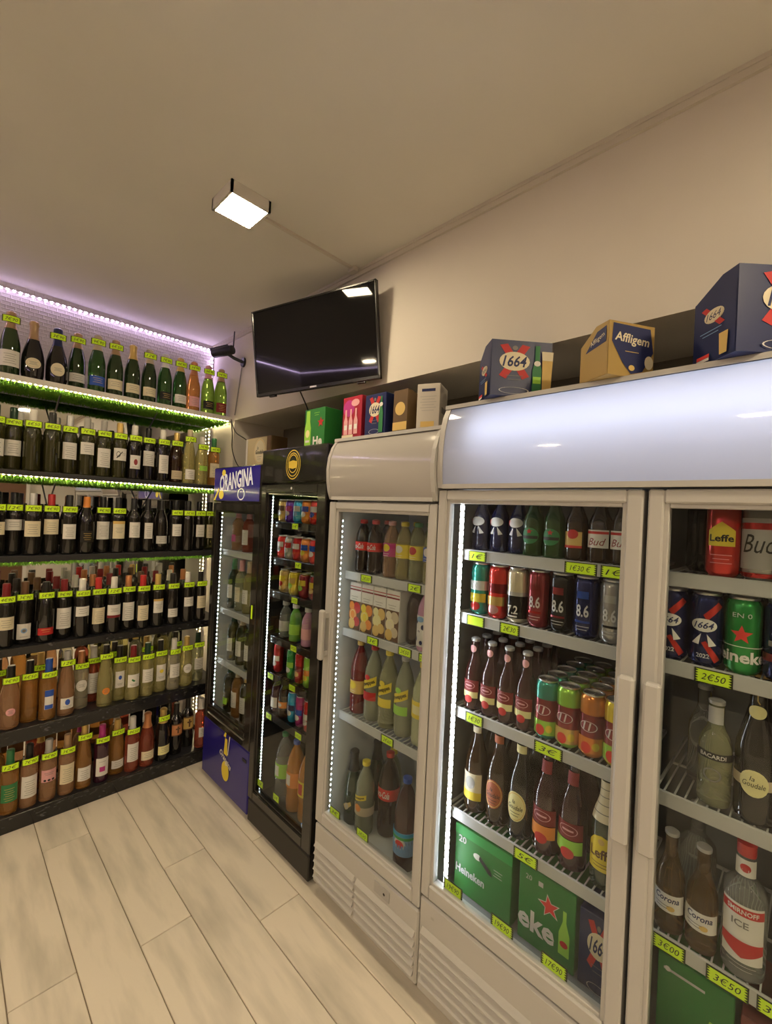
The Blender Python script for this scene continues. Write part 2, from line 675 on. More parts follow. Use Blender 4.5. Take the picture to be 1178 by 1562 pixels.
# ---------------------------------------------------------------- lamps
def ceiling_lamp(x, y, label, dm='lamp_diffuser'):
    t = thing('ceiling_lamp', label, 'lamp', (x, y, ZC), group='square ceiling lamps')
    h = .074
    fr = MB()
    z0 = ZC - .042
    for a in ((x - h, x + h, y - h, y - h + .008), (x - h, x + h, y + h - .008, y + h), (x - h, x - h + .008, y - h, y + h), (x + h - .008, x + h, y - h, y + h)):
        fr.box(*a, z0, ZC - .0005, 'lamp_housing')
    part('lamp_housing', fr, t)
    part('diffuser', MB().box(x - h + .008, x + h - .008, y - h + .008, y + h - .008, z0 + .002, z0 + .010, dm), t)
    return t


ceiling_lamp(.722, 1.497, 'lit square white ceiling lamp fixed near the television', 'lamp_diffuser_soft')
ceiling_lamp(.722, -.95, 'unseen square ceiling lamp added behind the viewer')  # unseen lamp, added to spread the room light more evenly
ceiling_lamp(-1.95, 1.95, 'square ceiling lamp far over the left part of the shop')
ceiling_lamp(-.75, .25, 'square ceiling lamp over the middle of the shop', 'lamp_diffuser_soft')
ceiling_lamp(-.75, -1.7, 'square ceiling lamp over the rear of the shop')
cb = MB().box(.80, XR - .02, 1.508, 1.522, ZC - .009, ZC, 'trim_paint').box(XR - .045, XR - .018, 1.495, 1.535, ZC - .02, ZC, 'trim_paint')
single('cable_trunking', cb, 'thin painted cable trunking from ceiling lamp to wall', 'trunking', (1.05, 1.515, ZC))


def led_strip(label, pts, nrm, led, group=None, spacing=.0167, size=.0028, name='led_strip', width=.008, parent=None):
    """tape with a row of diodes; pts is a polyline, nrm the facing direction"""
    P = [Vector(p) for p in pts]
    n = Vector(nrm).normalized()
    tape, dots = MB(), MB()
    for a, b in zip(P[:-1], P[1:]):
        d = (b - a)
        L = d.length
        d.normalize()
        s = d.cross(n).normalized()

        def slab(mb, c0, c1, hw, t0, t1, m):
            vs = []
            for t in (t0, t1):
                for c, q in ((c0, -1), (c1, -1), (c1, 1), (c0, 1)):
                    vs.append(c + s * hw * q + n * t)
            mb.add(vs, [(0, 3, 2, 1), (4, 5, 6, 7), (0, 1, 5, 4), (1, 2, 6, 5), (2, 3, 7, 6), (3, 0, 4, 7)], m)
        slab(tape, a, b, width / 2, 0, .0012, 'led_tape')
        q = spacing / 2
        while q < L:
            c = a + d * q
            slab(dots, c - d * size, c + d * size, size, .0012, .0030, led)
            q += spacing
    if parent is None:
        t = thing(name, label, 'light strip', P[0], group=group)
    else:
        t = parent
    tp = part('led_tape' if parent is None else name, tape, t)
    dd = link('diodes', dots.mesh('diodes', tuple(t.location)), t if parent is None else tp)
    dd['kind'] = 'stuff'
    return t


led_strip('purple-white light strip along the ceiling corner above the sparkling wines', [(XL + .02, YB - .012, ZC - .035), (XR - .012, YB - .012, ZC - .035)], (0, -.7, -.7), 'led_purple', spacing=.026, size=.0042)
led_strip('purple-white light strip running down the corner beside the security camera', [(XR - .015, YB - .012, ZC - .05), (XR - .015, YB - .012, 2.19)], (-.7, -.7, 0), 'led_purple', spacing=.026, size=.0042)
led_strip('purple-white light strip along the ceiling corner of the left wall', [(XL + .012, YR + .3, ZC - .035), (XL + .012, YB - .02, ZC - .035)], (.7, 0, -.7), 'led_purple', spacing=.03, size=.0045)

# ---------------------------------------------------------------- wine wall
SX0, SX1, SY0, SY1 = -.55, XR - .002, 2.69, YB - .03
mr = single('mirror_panel', MB().box(SX0, SX1, YB - .012, YB - .004, .02, 2.12, 'mirror'), 'large mirror backing the wine shelves, reflecting bottles and room', 'mirror', (.4, YB - .008, .02))
SH = {1: (2.165, .030, 'white_paint', 'top'), 2: (1.722, .026, 'shelf_dark', 'second'), 3: (1.315, .026, 'shelf_dark', 'third'), 4: (.880, .034, 'marble', 'fourth'), 5: (.485, .062, 'marble', 'fifth'), 6: (.075, .075, 'marble', 'lowest')}
desc = {1: 'white wine shelf at the top with artificial grass below', 2: 'thin dark wine shelf, second from top, edged with warm lights', 3: 'thin dark wine shelf, third from top, with grass fringe',
        4: 'dark marbled wine shelf, fourth from top', 5: 'thick dark marbled wine shelf, fifth from top', 6: 'dark marbled plinth along the floor under lowest bottles'}
for i, (zt, th, mm, nm) in SH.items():
    t = thing('wine_shelf', desc[i], 'shelf', (.4, 2.83, zt - th), group='shelves of the wine wall')
    part('board', MB().box(SX0, SX1, SY0 + .012, SY1, zt - th, zt, 'shelf_dark' if i > 1 else 'white_paint'), t)
    part('front_edge', MB().bbox(SX0, SX1, SY0, SY0 + .012, zt - th - (.004 if i < 6 else 0), zt + .001, mm, .002), t)
    if i in (1, 2):
        for bx in (.42, .88):
            part('bracket', MB().tube([(bx, SY1 - .01, zt - .16), (bx, SY0 + .06, zt - th - .001)], .004, 'steel', 6), t)


def grass(i, x0, x1, y0, y1, n, lmin, lmax, spread, label):
    zt, th = SH[i][:2]
    mb = MB()
    vs, fs = [], []
    rnd = random.Random(i)
    for q in range(n):
        x, y = rnd.uniform(x0, x1), rnd.uniform(y0, y1)
        L = rnd.uniform(lmin, lmax)
        a = rnd.uniform(0, 6.283)
        sp = rnd.uniform(.1, spread)
        dx, dy = math.cos(a), math.sin(a)
        tip = (x + dx * L * sp, y + dy * L * sp, zt - th - .001 - L)
        wv = .0022
        o = len(vs)
        vs += [(x - dy * wv, y + dx * wv, zt - th - .0008), (x + dy * wv, y - dx * wv, zt - th - .0008), (x + dx * L * sp * .4 + dy * wv * .8, y + dy * L * sp * .4 - dx * wv * .8, zt - th - L * .6), tip]
        fs += [(o, o + 1, o + 2), (o, o + 2, o + 3)]
    mb.add(vs, fs, 'grass')
    single('artificial_grass', mb, label, 'grass', ((x0 + x1) / 2, y0, zt - th), kind='stuff')


grass(1, 0, 1.285, 2.688, 2.95, 15000, .010, .026, 1.0, 'green artificial grass under the top wine shelf')
grass(2, 0, 1.285, 2.686, 2.80, 8000, .010, .030, 1.0, 'green artificial grass fringe under the second wine shelf')
grass(3, 0, 1.285, 2.686, 2.80, 6000, .008, .026, 1.0, 'green artificial grass fringe under the third wine shelf')
for i, lab in ((1, 'warm light strip along the front of the top wine shelf'), (2, 'warm light strip along the front of the second wine shelf'), (3, 'warm light strip under the front of the third wine shelf')):
    zt, th = SH[i][:2]
    y = SY0 - .005 if i < 3 else SY0 + .03
    led_strip(lab, [(-.3, y, zt - th + .002), (SX1 - .01, y, zt - th + .002)] if i < 3 else [(-.3, y, zt - th - .002), (SX1 - .01, y, zt - th - .002)], (0, -.25, -1) if i < 3 else (0, 0, -1), 'led_warm', group='warm strips of the wine wall', spacing=.02, size=.0026)
led_strip('warm light strip under right end of top shelf, running to the wall', [(SX1 - .012, SY0 + .01, 2.128), (SX1 - .012, SY1, 2.128)], (0, 0, -1), 'led_warm', spacing=.02, size=.0026)
for zz0, zz1, lab in ((2.11, 1.75, 'vertical warm light strip in the corner behind second shelf bottles'), (1.68, 1.34, 'vertical warm light strip in the corner behind third shelf bottles'), (1.28, .90, 'vertical warm light strip in the corner behind fourth shelf bottles'), (.83, .50, 'vertical warm light strip in the corner behind fifth shelf bottles'), (.41, .09, 'vertical warm light strip in the corner behind lowest bottles')):
    led_strip(lab, [(SX1 - .02, YB - .035, zz0), (SX1 - .02, YB - .035, zz1)], (-.7, -.7, 0), 'led_warm', spacing=.025, size=.0022)
for i, lab in ((4, 'warm light strip at the back under the fourth wine shelf'), (5, 'warm light strip at the back under the fifth wine shelf'), (3, 'added warm light strip at the back under the third wine shelf')):  # the third-shelf strip is added to light the bottle backs
    zt, th = SH[i][:2]
    led_strip(lab, [(-.1, YB - .045, zt - th - .001), (SX1 - .03, YB - .045, zt - th - .001)], (0, 0, -1), 'led_warm', group='warm strips of the wine wall', spacing=.025, size=.0032)

# ---------------------------------------------------------------- bottles, cans, cartons
SHAPE = {
    'bordeaux': [(.029, 0), (.0342, .003), (.0357, .008), (.0357, .185), (.0345, .200), (.029, .216), (.020, .228), (.0155, .240), (.0145, .250), (.0145, .296), (.0128, .300)],
    'burgundy': [(.031, 0), (.0365, .003), (.0385, .008), (.0385, .150), (.0365, .172), (.031, .200), (.022, .225), (.0165, .243), (.0148, .256), (.0148, .292), (.013, .296)],
    'champ': [(.031, 0), (.0372, .003), (.0390, .009), (.0390, .135), (.0378, .155), (.0325, .185), (.026, .212), (.0195, .235), (.0165, .255), (.0165, .280), (.019, .286), (.018, .296), (.010, .302)],
    'champfat': [(.034, 0), (.042, .006), (.0455, .03), (.046, .085), (.044, .115), (.037, .150), (.028, .180), (.020, .205), (.0165, .230), (.0165, .262), (.019, .268), (.018, .282), (.010, .288)],
    'flute': [(.030, 0), (.035, .003), (.0365, .008), (.0365, .130), (.035, .160), (.029, .205), (.0215, .245), (.016, .275), (.0145, .290), (.0145, .322), (.013, .326)],
    'longneck': [(.024, 0), (.0295, .003), (.0305, .008), (.0305, .115), (.0285, .132), (.020, .155), (.0145, .172), (.0130, .185), (.0130, .219), (.0140, .221), (.0140, .228), (.010, .230)],
    'beer75': [(.031, 0), (.0362, .004), (.0375, .012), (.0375, .145), (.036, .165), (.029, .192), (.021, .214), (.0165, .232), (.0150, .250), (.0150, .286), (.0165, .289), (.0165, .297), (.010, .300)],
    'pet15': [(.030, 0), (.041, .006), (.044, .020), (.044, .060), (.041, .085), (.044, .110), (.044, .200), (.042, .225), (.033, .262), (.021, .290), (.0135, .302), (.0135, .312), (.0160, .313), (.0160, .330), (.010, .332)],
    'pet10': [(.028, 0), (.036, .005), (.039, .016), (.039, .170), (.037, .195), (.028, .228), (.018, .252), (.0130, .264), (.0130, .272), (.0155, .273), (.0155, .289), (.010, .291)],
    'pet05': [(.022, 0), (.030, .004), (.0325, .014), (.0325, .050), (.0300, .066), (.0325, .084), (.0325, .140), (.030, .160), (.021, .186), (.0130, .200), (.0130, .206), (.0150, .207), (.0150, .221), (.010, .223)],
    'small': [(.024, 0), (.029, .004), (.030, .012), (.030, .110), (.027, .128), (.018, .146), (.0130, .155), (.0130, .160), (.0165, .161), (.0165, .180), (.010, .182)],
    'vodka': [(.034, 0), (.038, .004), (.039, .010), (.039, .165), (.037, .182), (.025, .196), (.0165, .205), (.0155, .215), (.0155, .250), (.0165, .251), (.0165, .276), (.011, .279)],
    'breezer': [(.026, 0), (.031, .004), (.032, .012), (.0325, .120), (.0315, .138), (.026, .156), (.0180, .172), (.0150, .186), (.0145, .222), (.0150, .228), (.0150, .234), (.011, .236)],
}
CAPZ = {'bordeaux': .236, 'burgundy': .240, 'champ': .218, 'champfat': .195, 'flute': .276, 'longneck': .219, 'beer75': .287, 'pet15': .3115, 'pet10': .2715, 'pet05': .2055, 'small': .1595, 'vodka': .2505, 'breezer': .226}
_MESH = {}


def rad_of(shape):
    pr = SHAPE[shape]

    def rad(v):
        for (r0, h0), (r1, h1) in zip(pr[:-1], pr[1:]):
            if h0 <= v <= h1:
                return r0 + (r1 - r0) * (v - h0) / max(h1 - h0, 1e-6)
        return pr[-1][0]
    return rad


def body_mesh(shape):
    k = ('body', shape)
    if k not in _MESH:
        pr = SHAPE[shape]
        mb = MB().lathe(pr, 'glass_black', 22)
        me = mb.mesh(shape + '_body')
        _MESH[k] = me
    return _MESH[k]


def cap_mesh(shape, z0=None):
    k = ('cap', shape, z0)
    if k not in _MESH:
        z0 = CAPZ[shape] if z0 is None else z0
        pr = SHAPE[shape]
        rad = rad_of(shape)
        pts = [(rad(z0) + .0001, z0), (rad(z0) + .0012, z0 + .0004)] + [(r + .0012, h + (.0010 if h == pr[-1][1] else 0)) for r, h in pr if h > z0 + .001]
        pts.append((.0005, pts[-1][1] + .0006))
        _MESH[k] = MB().lathe(pts, 'cap_black', 16, closed=False).mesh(shape + '_cap')
    return _MESH[k]


def use_mat(o, m):
    o.material_slots[0].link = 'OBJECT'
    o.material_slots[0].material = MATS[m]


_LBL = {}


def label_mesh(shape, key, fn):
    k = (shape, key)
    if k not in _LBL:
        f = Flat()
        fn(f)
        _LBL[k] = f.bent(rad_of(shape)).mesh('label')
    return _LBL[k]


def wine_label(spec):
    """spec: (centre v, width, height, colour, extra)"""
    v, wd, h, c, ex = spec

    def fn(f):
        if ex == 'oval':
            f.oval(0, v, wd, h, 'paper_' + c)
            f.oval(0, v, wd * .8, h * .75, 'paper_beige', inner=.93)
        elif ex == 'round':
            f.oval(0, v, wd, h, 'paper_' + c)
            f.lines(0, v + .006, wd * .5, 3, .006, 'paper_inkgrey')
            return
        else:
            f.rect(0, v, wd, h, 'paper_' + c, 10)
        dark = c in ('black', 'blue', 'green', 'darkred', 'navy', 'red', 'brown', 'copper')
        ink = 'paper_gold' if dark else 'paper_inkgrey'
        if ex == 'band':
            f.rect(0, v - h * .40, wd, h * .20, 'paper_darkred', 10)
            f.lines(0, v + h * .2, wd * .5, 3, .007, ink)
        elif ex == 'goldtop':
            f.rect(0, v + h * .42, wd, h * .16, 'paper_gold', 10)
            f.lines(0, v + h * .1, wd * .55, 4, .008, ink)
        elif ex == 'circle':
            f.oval(0, v + h * .05, wd * .42, wd * .42, 'paper_lightblue')
            f.oval(0, v + h * .05, wd * .25, wd * .25, 'paper_inkgrey')
            f.lines(0, v - h * .34, wd * .5, 1, .007, ink)
        elif ex == 'square':
            f.rect(0, v - h * .12, wd * .42, wd * .42, 'paper_magenta')
            f.lines(0, v + h * .3, wd * .5, 1, .007, ink)
        elif ex == 'grape':
            f.oval(0, v, wd * .34, h * .45, 'paper_maroon')
            f.lines(0, v - h * .36, wd * .6, 1, .007, ink)
        elif ex == 'art':
            f.oval(-wd * .15, v, wd * .3, h * .5, 'paper_inkgrey', inner=.7)
            f.quad([(-wd * .3, v - h * .3), (wd * .1, v + h * .25), (wd * .14, v + h * .2), (-wd * .22, v - h * .33)], 'paper_ink')
            f.lines(wd * .2, v + h * .1, wd * .35, 2, .008, ink)
        elif ex == 'marks':
            for q in (-.25, .0, .25):
                f.oval(wd * q, v - h * .35, wd * .18, h * .18, 'paper_ink')
            f.lines(0, v + h * .25, wd * .6, 2, .008, ink)
        elif ex == 'bluestripe':
            f.rect(0, v + h * .33, wd, h * .33, 'paper_blue', 8)
            f.rect(0, v - h * .38, wd * .9, h * .22, 'paper_blue', 8)
        elif ex == 'flower':
            f.oval(0, v + h * .1, wd * .4, wd * .4, 'paper_yellow')
            f.lines(0, v - h * .25, wd * .6, 2, .007, ink)
        elif ex == 'bluemark':
            f.oval(0, v + h * .12, wd * .35, wd * .5, 'paper_blue')
            f.lines(0, v - h * .25, wd * .6, 2, .007, ink)
        elif ex == 'cross':
            f.rect(0, v, wd * .12, h * .6, 'paper_brown')
            f.rect(0, v + h * .08, wd * .36, h * .12, 'paper_brown')
            f.rect(0, v + h * .46, wd, h * .08, 'paper_brown', 10)
            f.rect(0, v - h * .46, wd, h * .08, 'paper_brown', 10)
        elif ex == 'greenmark':
            f.quad([(-.008, v + .012), (.008, v), (0, v - .006), (-.012, v + .004)], 'paper_green')
            f.lines(0, v - h * .25, wd * .6, 2, .007, ink)
        elif ex == 'oval':
            f.lines(0, v + .006, wd * .5, 3, .006, ink)
        else:
            f.lines(0, v + h * .25, wd * .55, max(2, int(h / .014)), .0105, ink)
    return ('wl',) + spec, fn


def bottle(shape, glass, cap, label, x, y, z, rz, text, cat='bottle', group=None, price=None, capz=None, sz=1., name='wine_bottle', tagz=None, lbl2=None):
    t = thing(name, text, cat, (x, y, z), (0, 0, rz), group)
    b = link('glass_body' if name != 'plastic_bottle' else 'body', body_mesh(shape), t)
    use_mat(b, 'glass_' + glass)
    if cap:
        c = link('capsule' if name == 'wine_bottle' else 'cap', cap_mesh(shape, capz), t)
        use_mat(c, 'cap_' + cap)
    if label:
        link('label', label_mesh(shape, *label), t)
    if lbl2:
        link('neck_label', label_mesh(shape, *lbl2), t)
    if price:
        rad = rad_of(shape)
        zz = tagz if tagz else CAPZ[shape] - .008
        link('price_tag', tag_mesh(price, .068, .028, .06), t, (0, -rad(zz - .013) - .0035, zz))
    if sz != 1.:
        t.scale = (1, 1, sz)
    return t


PR = ['6€50', '7€90', '5€90', '8€50', '4€90', '9€90', '12€', '3€90']
B, U, C, F_, P = 'bordeaux', 'burgundy', 'champ', 'flute', 'champfat'
ROWS = {
    1: [(.216, C, 'champ', 'tan', (.075, .085, .075, 'white', ''), 1, 'dark sparkling bottle with tall white label'),
        (.302, P, 'black', 'tan', (.075, .062, .05, 'cream', 'oval'), 0, 'fat dark sparkling bottle with oval cream label'),
        (.396, P, 'black', 'navy', (.072, .06, .065, 'cream', 'round'), 1, 'fat dark sparkling bottle with navy foil'),
        (.479, C, 'champ', 'tan', (.062, .080, .045, 'white', ''), 1, 'green sparkling bottle with wide white label'),
        (.567, C, 'green', 'beige', (.055, .080, .05, 'blue', ''), 1, 'green sparkling bottle with blue label'),
        (.651, C, 'champ', 'tan', (.055, .080, .055, 'cream', ''), 1, 'dark green sparkling bottle with tan foil'),
        (.736, C, 'champ', 'gold', (.055, .080, .05, 'cream', ''), 0, 'sparkling bottle with gold foil and no price tag'),
        (.821, C, 'champ', 'beige', (.055, .075, .05, 'cream', ''), 1, 'sparkling bottle with pale foil and cream label'),
        (.907, C, 'green', 'white', (.052, .075, .045, 'black', ''), 1, 'green sparkling bottle with black label'),
        (.992, C, 'green', 'gold', (.052, .075, .05, 'white', ''), 1, 'green sparkling bottle with gold foil and white label'),
        (1.073, C, 'orange', 'copper', (.055, .065, .06, 'pink', ''), 1, 'orange rose sparkling bottle with pink label'),
        (1.162, C, 'brightgreen', 'pink', (.052, .075, .05, 'black', ''), 1, 'bright green sparkling bottle with pink foil'),
        (1.243, C, 'brightgreen', 'tan', (.050, .075, .06, 'darkred', ''), 1, 'bright green sparkling bottle with dark red label')],
    2: [(.178, B, 'olive', 'darkgreen', (.10, .07, .08, 'white', ''), 1, 'olive wine bottle cut by the picture edge'),
        (.242, B, 'olive', 'darkgreen', (.105, .068, .075, 'white', ''), 1, 'olive wine bottle with dark green cap'),
        (.315, B, 'olive', 'white', None, 1, 'unlabelled olive wine bottle with white cap'),
        (.391, B, 'olive', 'black', None, 1, 'unlabelled dark olive wine bottle with black cap'),
        (.463, B, 'olive', 'silver', (.118, .066, .085, 'white', ''), 1, 'olive wine bottle with silver cap and large label'),
        (.538, B, 'olive', 'grey', (.140, .066, .062, 'white', ''), 1, 'olive wine bottle with grey cap and high label'),
        (.613, B, 'olive', 'grey', (.100, .066, .100, 'white', ''), 1, 'olive wine bottle with tall white label'),
        (.689, B, 'olive', 'gold', (.128, .068, .066, 'white', 'art'), 1, 'olive wine bottle with gold cap and drawn label'),
        (.763, B, 'black', 'white', (.095, .055, .075, 'white', 'grape'), 1, 'dark wine bottle with grape picture on label'),
        (.833, B, 'black', 'black', (.125, .065, .085, 'white', ''), 1, 'dark wine bottle with black cap and square label'),
        (.911, B, 'black', 'white', (.100, .055, .105, 'white', ''), 1, 'dark wine bottle with white cap and tall label'),
        (.990, U, 'brown', 'gold', (.045, .065, .05, 'beige', ''), 1, 'brown sloped bottle with gold cap'),
        (1.066, F_, 'yellow', 'beige', (.055, .06, .06, 'white', ''), 1, 'slender yellow wine bottle with white label'),
        (1.143, U, 'yellow', 'white', (.100, .05, .03, 'lime', ''), 1, 'yellow wine bottle with white cap'),
        (1.216, B, 'amber', 'green', (.095, .066, .09, 'cream', ''), 1, 'amber bottle with green cap and cream label')],
    3: [(.196, B, 'black', 'black', (.13, .068, .06, 'cream', ''), 1, 'dark red wine bottle cut by the picture edge'),
        (.259, B, 'black', 'black', (.145, .072, .052, 'white', ''), 1, 'dark wine bottle with black cap and wide label'),
        (.330, B, 'black', 'silver', (.128, .070, .075, 'cream', ''), 1, 'dark wine bottle with silver cap'),
        (.402, B, 'black', 'red', (.138, .066, .075, 'cream', ''), 1, 'dark wine bottle with bright red cap'),
        (.477, B, 'black', 'black', (.115, .060, .075, 'white', ''), 1, 'dark wine bottle with black cap and square label'),
        (.553, U, 'black', 'orange', (.09, .066, .06, 'black', ''), 0, 'dark wine bottle with orange cap and black label'),
        (.625, B, 'black', 'black', (.120, .066, .095, 'white', ''), 1, 'dark wine bottle with large white label'),
        (.699, B, 'black', 'black', (.125, .064, .095, 'cream', 'goldtop'), 1, 'dark wine bottle with gold-topped cream label'),
        (.776, B, 'black', 'black', (.125, .058, .085, 'white', ''), 0, 'untagged dark wine bottle with square label'),
        (.848, B, 'black', 'black', (.120, .044, .090, 'white', ''), 0, 'dark wine bottle with narrow tall white label'),
        (.920, U, 'black', 'black', (.065, .066, .045, 'white', ''), 0, 'dark sloped wine bottle with low white label'),
        (1.004, B, 'black', 'black', (.125, .055, .070, 'white', ''), 1, 'dark wine bottle with black cap and white label'),
        (1.076, B, 'black', 'black', None, 1, 'unlabelled dark wine bottle with price tag'),
        (1.142, B, 'black', 'black', (.120, .055, .075, 'white', ''), 1, 'dark wine bottle with white label and dark cap'),
        (1.209, B, 'olive', 'black', (.115, .055, .085, 'cream', ''), 1, 'olive wine bottle with cream label')],
    4: [(.246, B, 'black', 'darkred', (.115, .066, .06, 'cream', ''), 1, 'dark wine bottle with dark red cap'),
        (.314, B, 'black', 'brown', (.062, .058, .075, 'white', 'circle'), 1, 'dark wine bottle, blue circle on label'),
        (.398, U, 'black', 'black', (.055, .070, .035, 'red', ''), 1, 'dark sloped wine bottle with low red label'),
        (.471, B, 'black', 'darkred', (.105, .070, .105, 'white', ''), 1, 'dark wine bottle with red cap and tall label'),
        (.550, B, 'black', 'white', (.135, .064, .05, 'white', ''), 1, 'dark wine bottle with white cap and high label'),
        (.622, B, 'black', 'red', (.100, .064, .085, 'cream', ''), 1, 'dark wine bottle with red cap and cream label'),
        (.696, B, 'black', 'white', (.118, .070, .070, 'white', 'band'), 1, 'dark wine bottle with red band under white label'),
        (.766, B, 'black', 'copper', (.105, .062, .100, 'white', ''), 1, 'dark wine bottle with copper cap'),
        (.841, B, 'black', 'red', (.090, .062, .085, 'cream', ''), 1, 'dark wine bottle, bright red cap, low label'),
        (.921, B, 'black', 'gold', (.120, .055, .080, 'white', 'goldtop'), 1, 'dark wine bottle with gold cap'),
        (1.003, B, 'black', 'black', (.070, .060, .050, 'white', ''), 1, 'dark wine bottle with black cap and low label'),
        (1.093, B, 'black', 'white', (.125, .058, .055, 'white', ''), 1, 'dark wine bottle with white cap and small label'),
        (1.172, B, 'black', 'black', (.115, .058, .075, 'cream', ''), 1, 'dark wine bottle with black cap and cream label')],
    5: [(.278, U, 'rose', 'black', (.085, .036, .036, 'pink', 'round'), 1, 'pink rose bottle with round pink label'),
        (.349, B, 'amber', 'black', None, 1, 'unlabelled amber wine bottle with dark cap'),
        (.424, B, 'amber', 'blue', (.105, .036, .095, 'white', 'bluestripe'), 1, 'amber bottle with bright blue cap'),
        (.501, F_, 'rose', 'silver', (.065, .060, .055, 'white', 'bluemark'), 1, 'slender rose bottle with silver cap'),
        (.561, B, 'pale', 'copper', (.125, .052, .06, 'white', 'round'), 1, 'pale bottle with round white label and copper cap'),
        (.616, B, 'redrose', 'white', (.105, .066, .110, 'white', ''), 1, 'red rose bottle with white cap and tall label'),
        (.674, F_, 'yellow', 'black', (.085, .036, .036, 'orange', 'round'), 1, 'slender yellow bottle with round orange label'),
        (.739, B, 'yellow', 'black', (.120, .046, .09, 'white', 'bluemark'), 1, 'yellow bottle with blue mark on white label'),
        (.809, B, 'yellow', 'darkred', (.110, .062, .07, 'white', 'greenmark'), 1, 'yellow bottle with leaf mark on white label'),
        (.882, B, 'yellow', 'darkgreen', (.120, .060, .075, 'white', ''), 1, 'yellow bottle with dark green cap'),
        (.953, B, 'yellow', 'black', (.115, .054, .095, 'white', 'flower'), 1, 'yellow bottle with yellow flower on label'),
        (1.030, B, 'pale', 'white', (.115, .062, .08, 'white', ''), 1, 'pale wine bottle with white cap'),
        (1.104, U, 'yellow', 'gold', (.110, .050, .055, 'white', 'round'), 1, 'yellow bottle with gold cap and round label'),
        (1.173, B, 'palegreen', 'darkgreen', (.110, .056, .07, 'white', ''), 1, 'pale green wine bottle with dark cap')],
    6: [(.290, B, 'amber', 'green', (.105, .070, .085, 'green', ''), 1, 'amber bottle with green cap and green label'),
        (.363, B, 'rose', 'black', (.105, .070, .105, 'white', ''), 1, 'rose bottle with dark cap and large white label'),
        (.440, B, 'rose', 'silver', (.130, .066, .06, 'pink', 'marks'), 1, 'rose bottle with pink label and dark marks'),
        (.517, B, 'rose', 'tan', (.110, .066, .10, 'cream', ''), 1, 'rose bottle with tan cap and cream label'),
        (.592, F_, 'amber', 'gold', (.080, .062, .070, 'white', ''), 1, 'slender amber bottle with gold cap'),
        (.674, B, 'purple', 'magenta', (.085, .062, .095, 'white', 'square'), 1, 'dark purple bottle with magenta cap and square'),
        (.745, U, 'amber', 'gold', (.060, .066, .045, 'white', ''), 1, 'amber sloped bottle with low white label'),
        (.823, B, 'redrose', 'white', (.110, .060, .10, 'white', ''), 1, 'red rose bottle with tall white label'),
        (.902, C, 'redrose', 'copper', (.065, .072, .05, 'cream', ''), 0, 'pink sparkling bottle with copper foil'),
        (.988, C, 'black', 'gold', (.065, .072, .05, 'paleyellow', ''), 1, 'dark sparkling bottle with gold foil and yellow label'),
        (1.062, B, 'black', 'black', (.150, .072, .07, 'copper', 'cross'), 0, 'black bottle with coppery label, set back'),
        (1.130, B, 'black', 'black', (.150, .072, .08, 'gold', 'cross'), 0, 'black bottle with golden cross label'),
        (1.215, B, 'redrose', 'white', (.100, .050, .06, 'white', ''), 0, 'small-labelled rose bottle beside the purple fridge')],
}
FRONT = {}
for i, row in ROWS.items():
    zt, nm = SH[i][0] + .0012, SH[i][3]
    last = None
    for k, (x, sh, gl, cp, lb, tg, d) in enumerate(row):
        rr = max(q[0] for q in SHAPE[sh])
        yy = 2.703 + rr + random.uniform(.001, .006)
        if last and x - last[0] < rr + last[2] + .0015:
            need = math.sqrt((rr + last[2] + .0015) ** 2 - (x - last[0]) ** 2)
            if last[1] - need >= 2.6985 + rr:
                yy = min(yy, last[1] - need)
            else:
                yy = last[1] + need
            x = min(x * yy / 2.742, XR - rr - .004)
        last = (x, yy, rr)
        FRONT.setdefault(i, []).append(last)
        bottle(sh, gl, cp, wine_label(lb) if lb else None, x, yy, zt, random.uniform(-.06, .06), '%s, %s from left on %s wine shelf' % (d, ORD[k], nm), 'wine bottle',
               'bottles on the %s wine shelf' % nm, PR[(k * 3 + i) % 8] if tg else None, tagz=(.262 if sh == C else .243 if sh == P else None) if i != 6 else .246 if sh == C else None)
# second rows, standing behind
BACK = {2: [(x, B, g, c) for x, g, c in ((.28, 'olive', 'white'), (.43, 'olive', 'grey'), (.58, 'olive', 'white'), (.73, 'olive', 'silver'), (.87, 'olive', 'beige'))],
        4: [(.215 + .082 * k, B, 'black', ('darkred', 'black', 'brown', 'darkred', 'white', 'copper')[k % 6]) for k in range(12)],
        5: [(.24 + .085 * k, B if k % 3 else U, ('amber', 'amber', 'rose', 'rose', 'pale', 'yellow', 'yellow', 'yellow', 'pale', 'yellow', 'yellow')[k], ('black', 'darkgreen', 'gold', 'copper', 'black', 'white')[k % 6]) for k in range(11)],
        6: [(.25 + .088 * k, B, ('amber', 'rose', 'redrose')[k % 3], ('black', 'silver', 'gold', 'copper', 'magenta')[k % 5]) for k in range(8)]}
for i, row in BACK.items():
    zt, nm = SH[i][0] + .0012, SH[i][3]
    for k, (x, sh, gl, cp) in enumerate(row):
        if (i in (5, 6) and k % 2) or any(math.hypot(x - a, 2.885 - b) < c + .041 for a, b, c in FRONT[i]):
            continue
        bottle(sh, gl, cp, None, x, 2.885, zt, 0, '%s-capped %s bottle, %s from left, back row of %s wine shelf' % (cp, {'black': 'dark wine', 'olive': 'olive wine'}.get(gl, gl + ' wine'), ORD[k], nm), 'wine bottle', 'second row of the %s wine shelf' % nm,
               PR[k % 8] if i == 5 else None)

# ---------------------------------------------------------------- fridges
RF = -math.pi / 2          # local front (-Y) turned to face the aisle (-X)
XD, XB = 1.15, 1.645       # door front, cabinet back
FR = {}


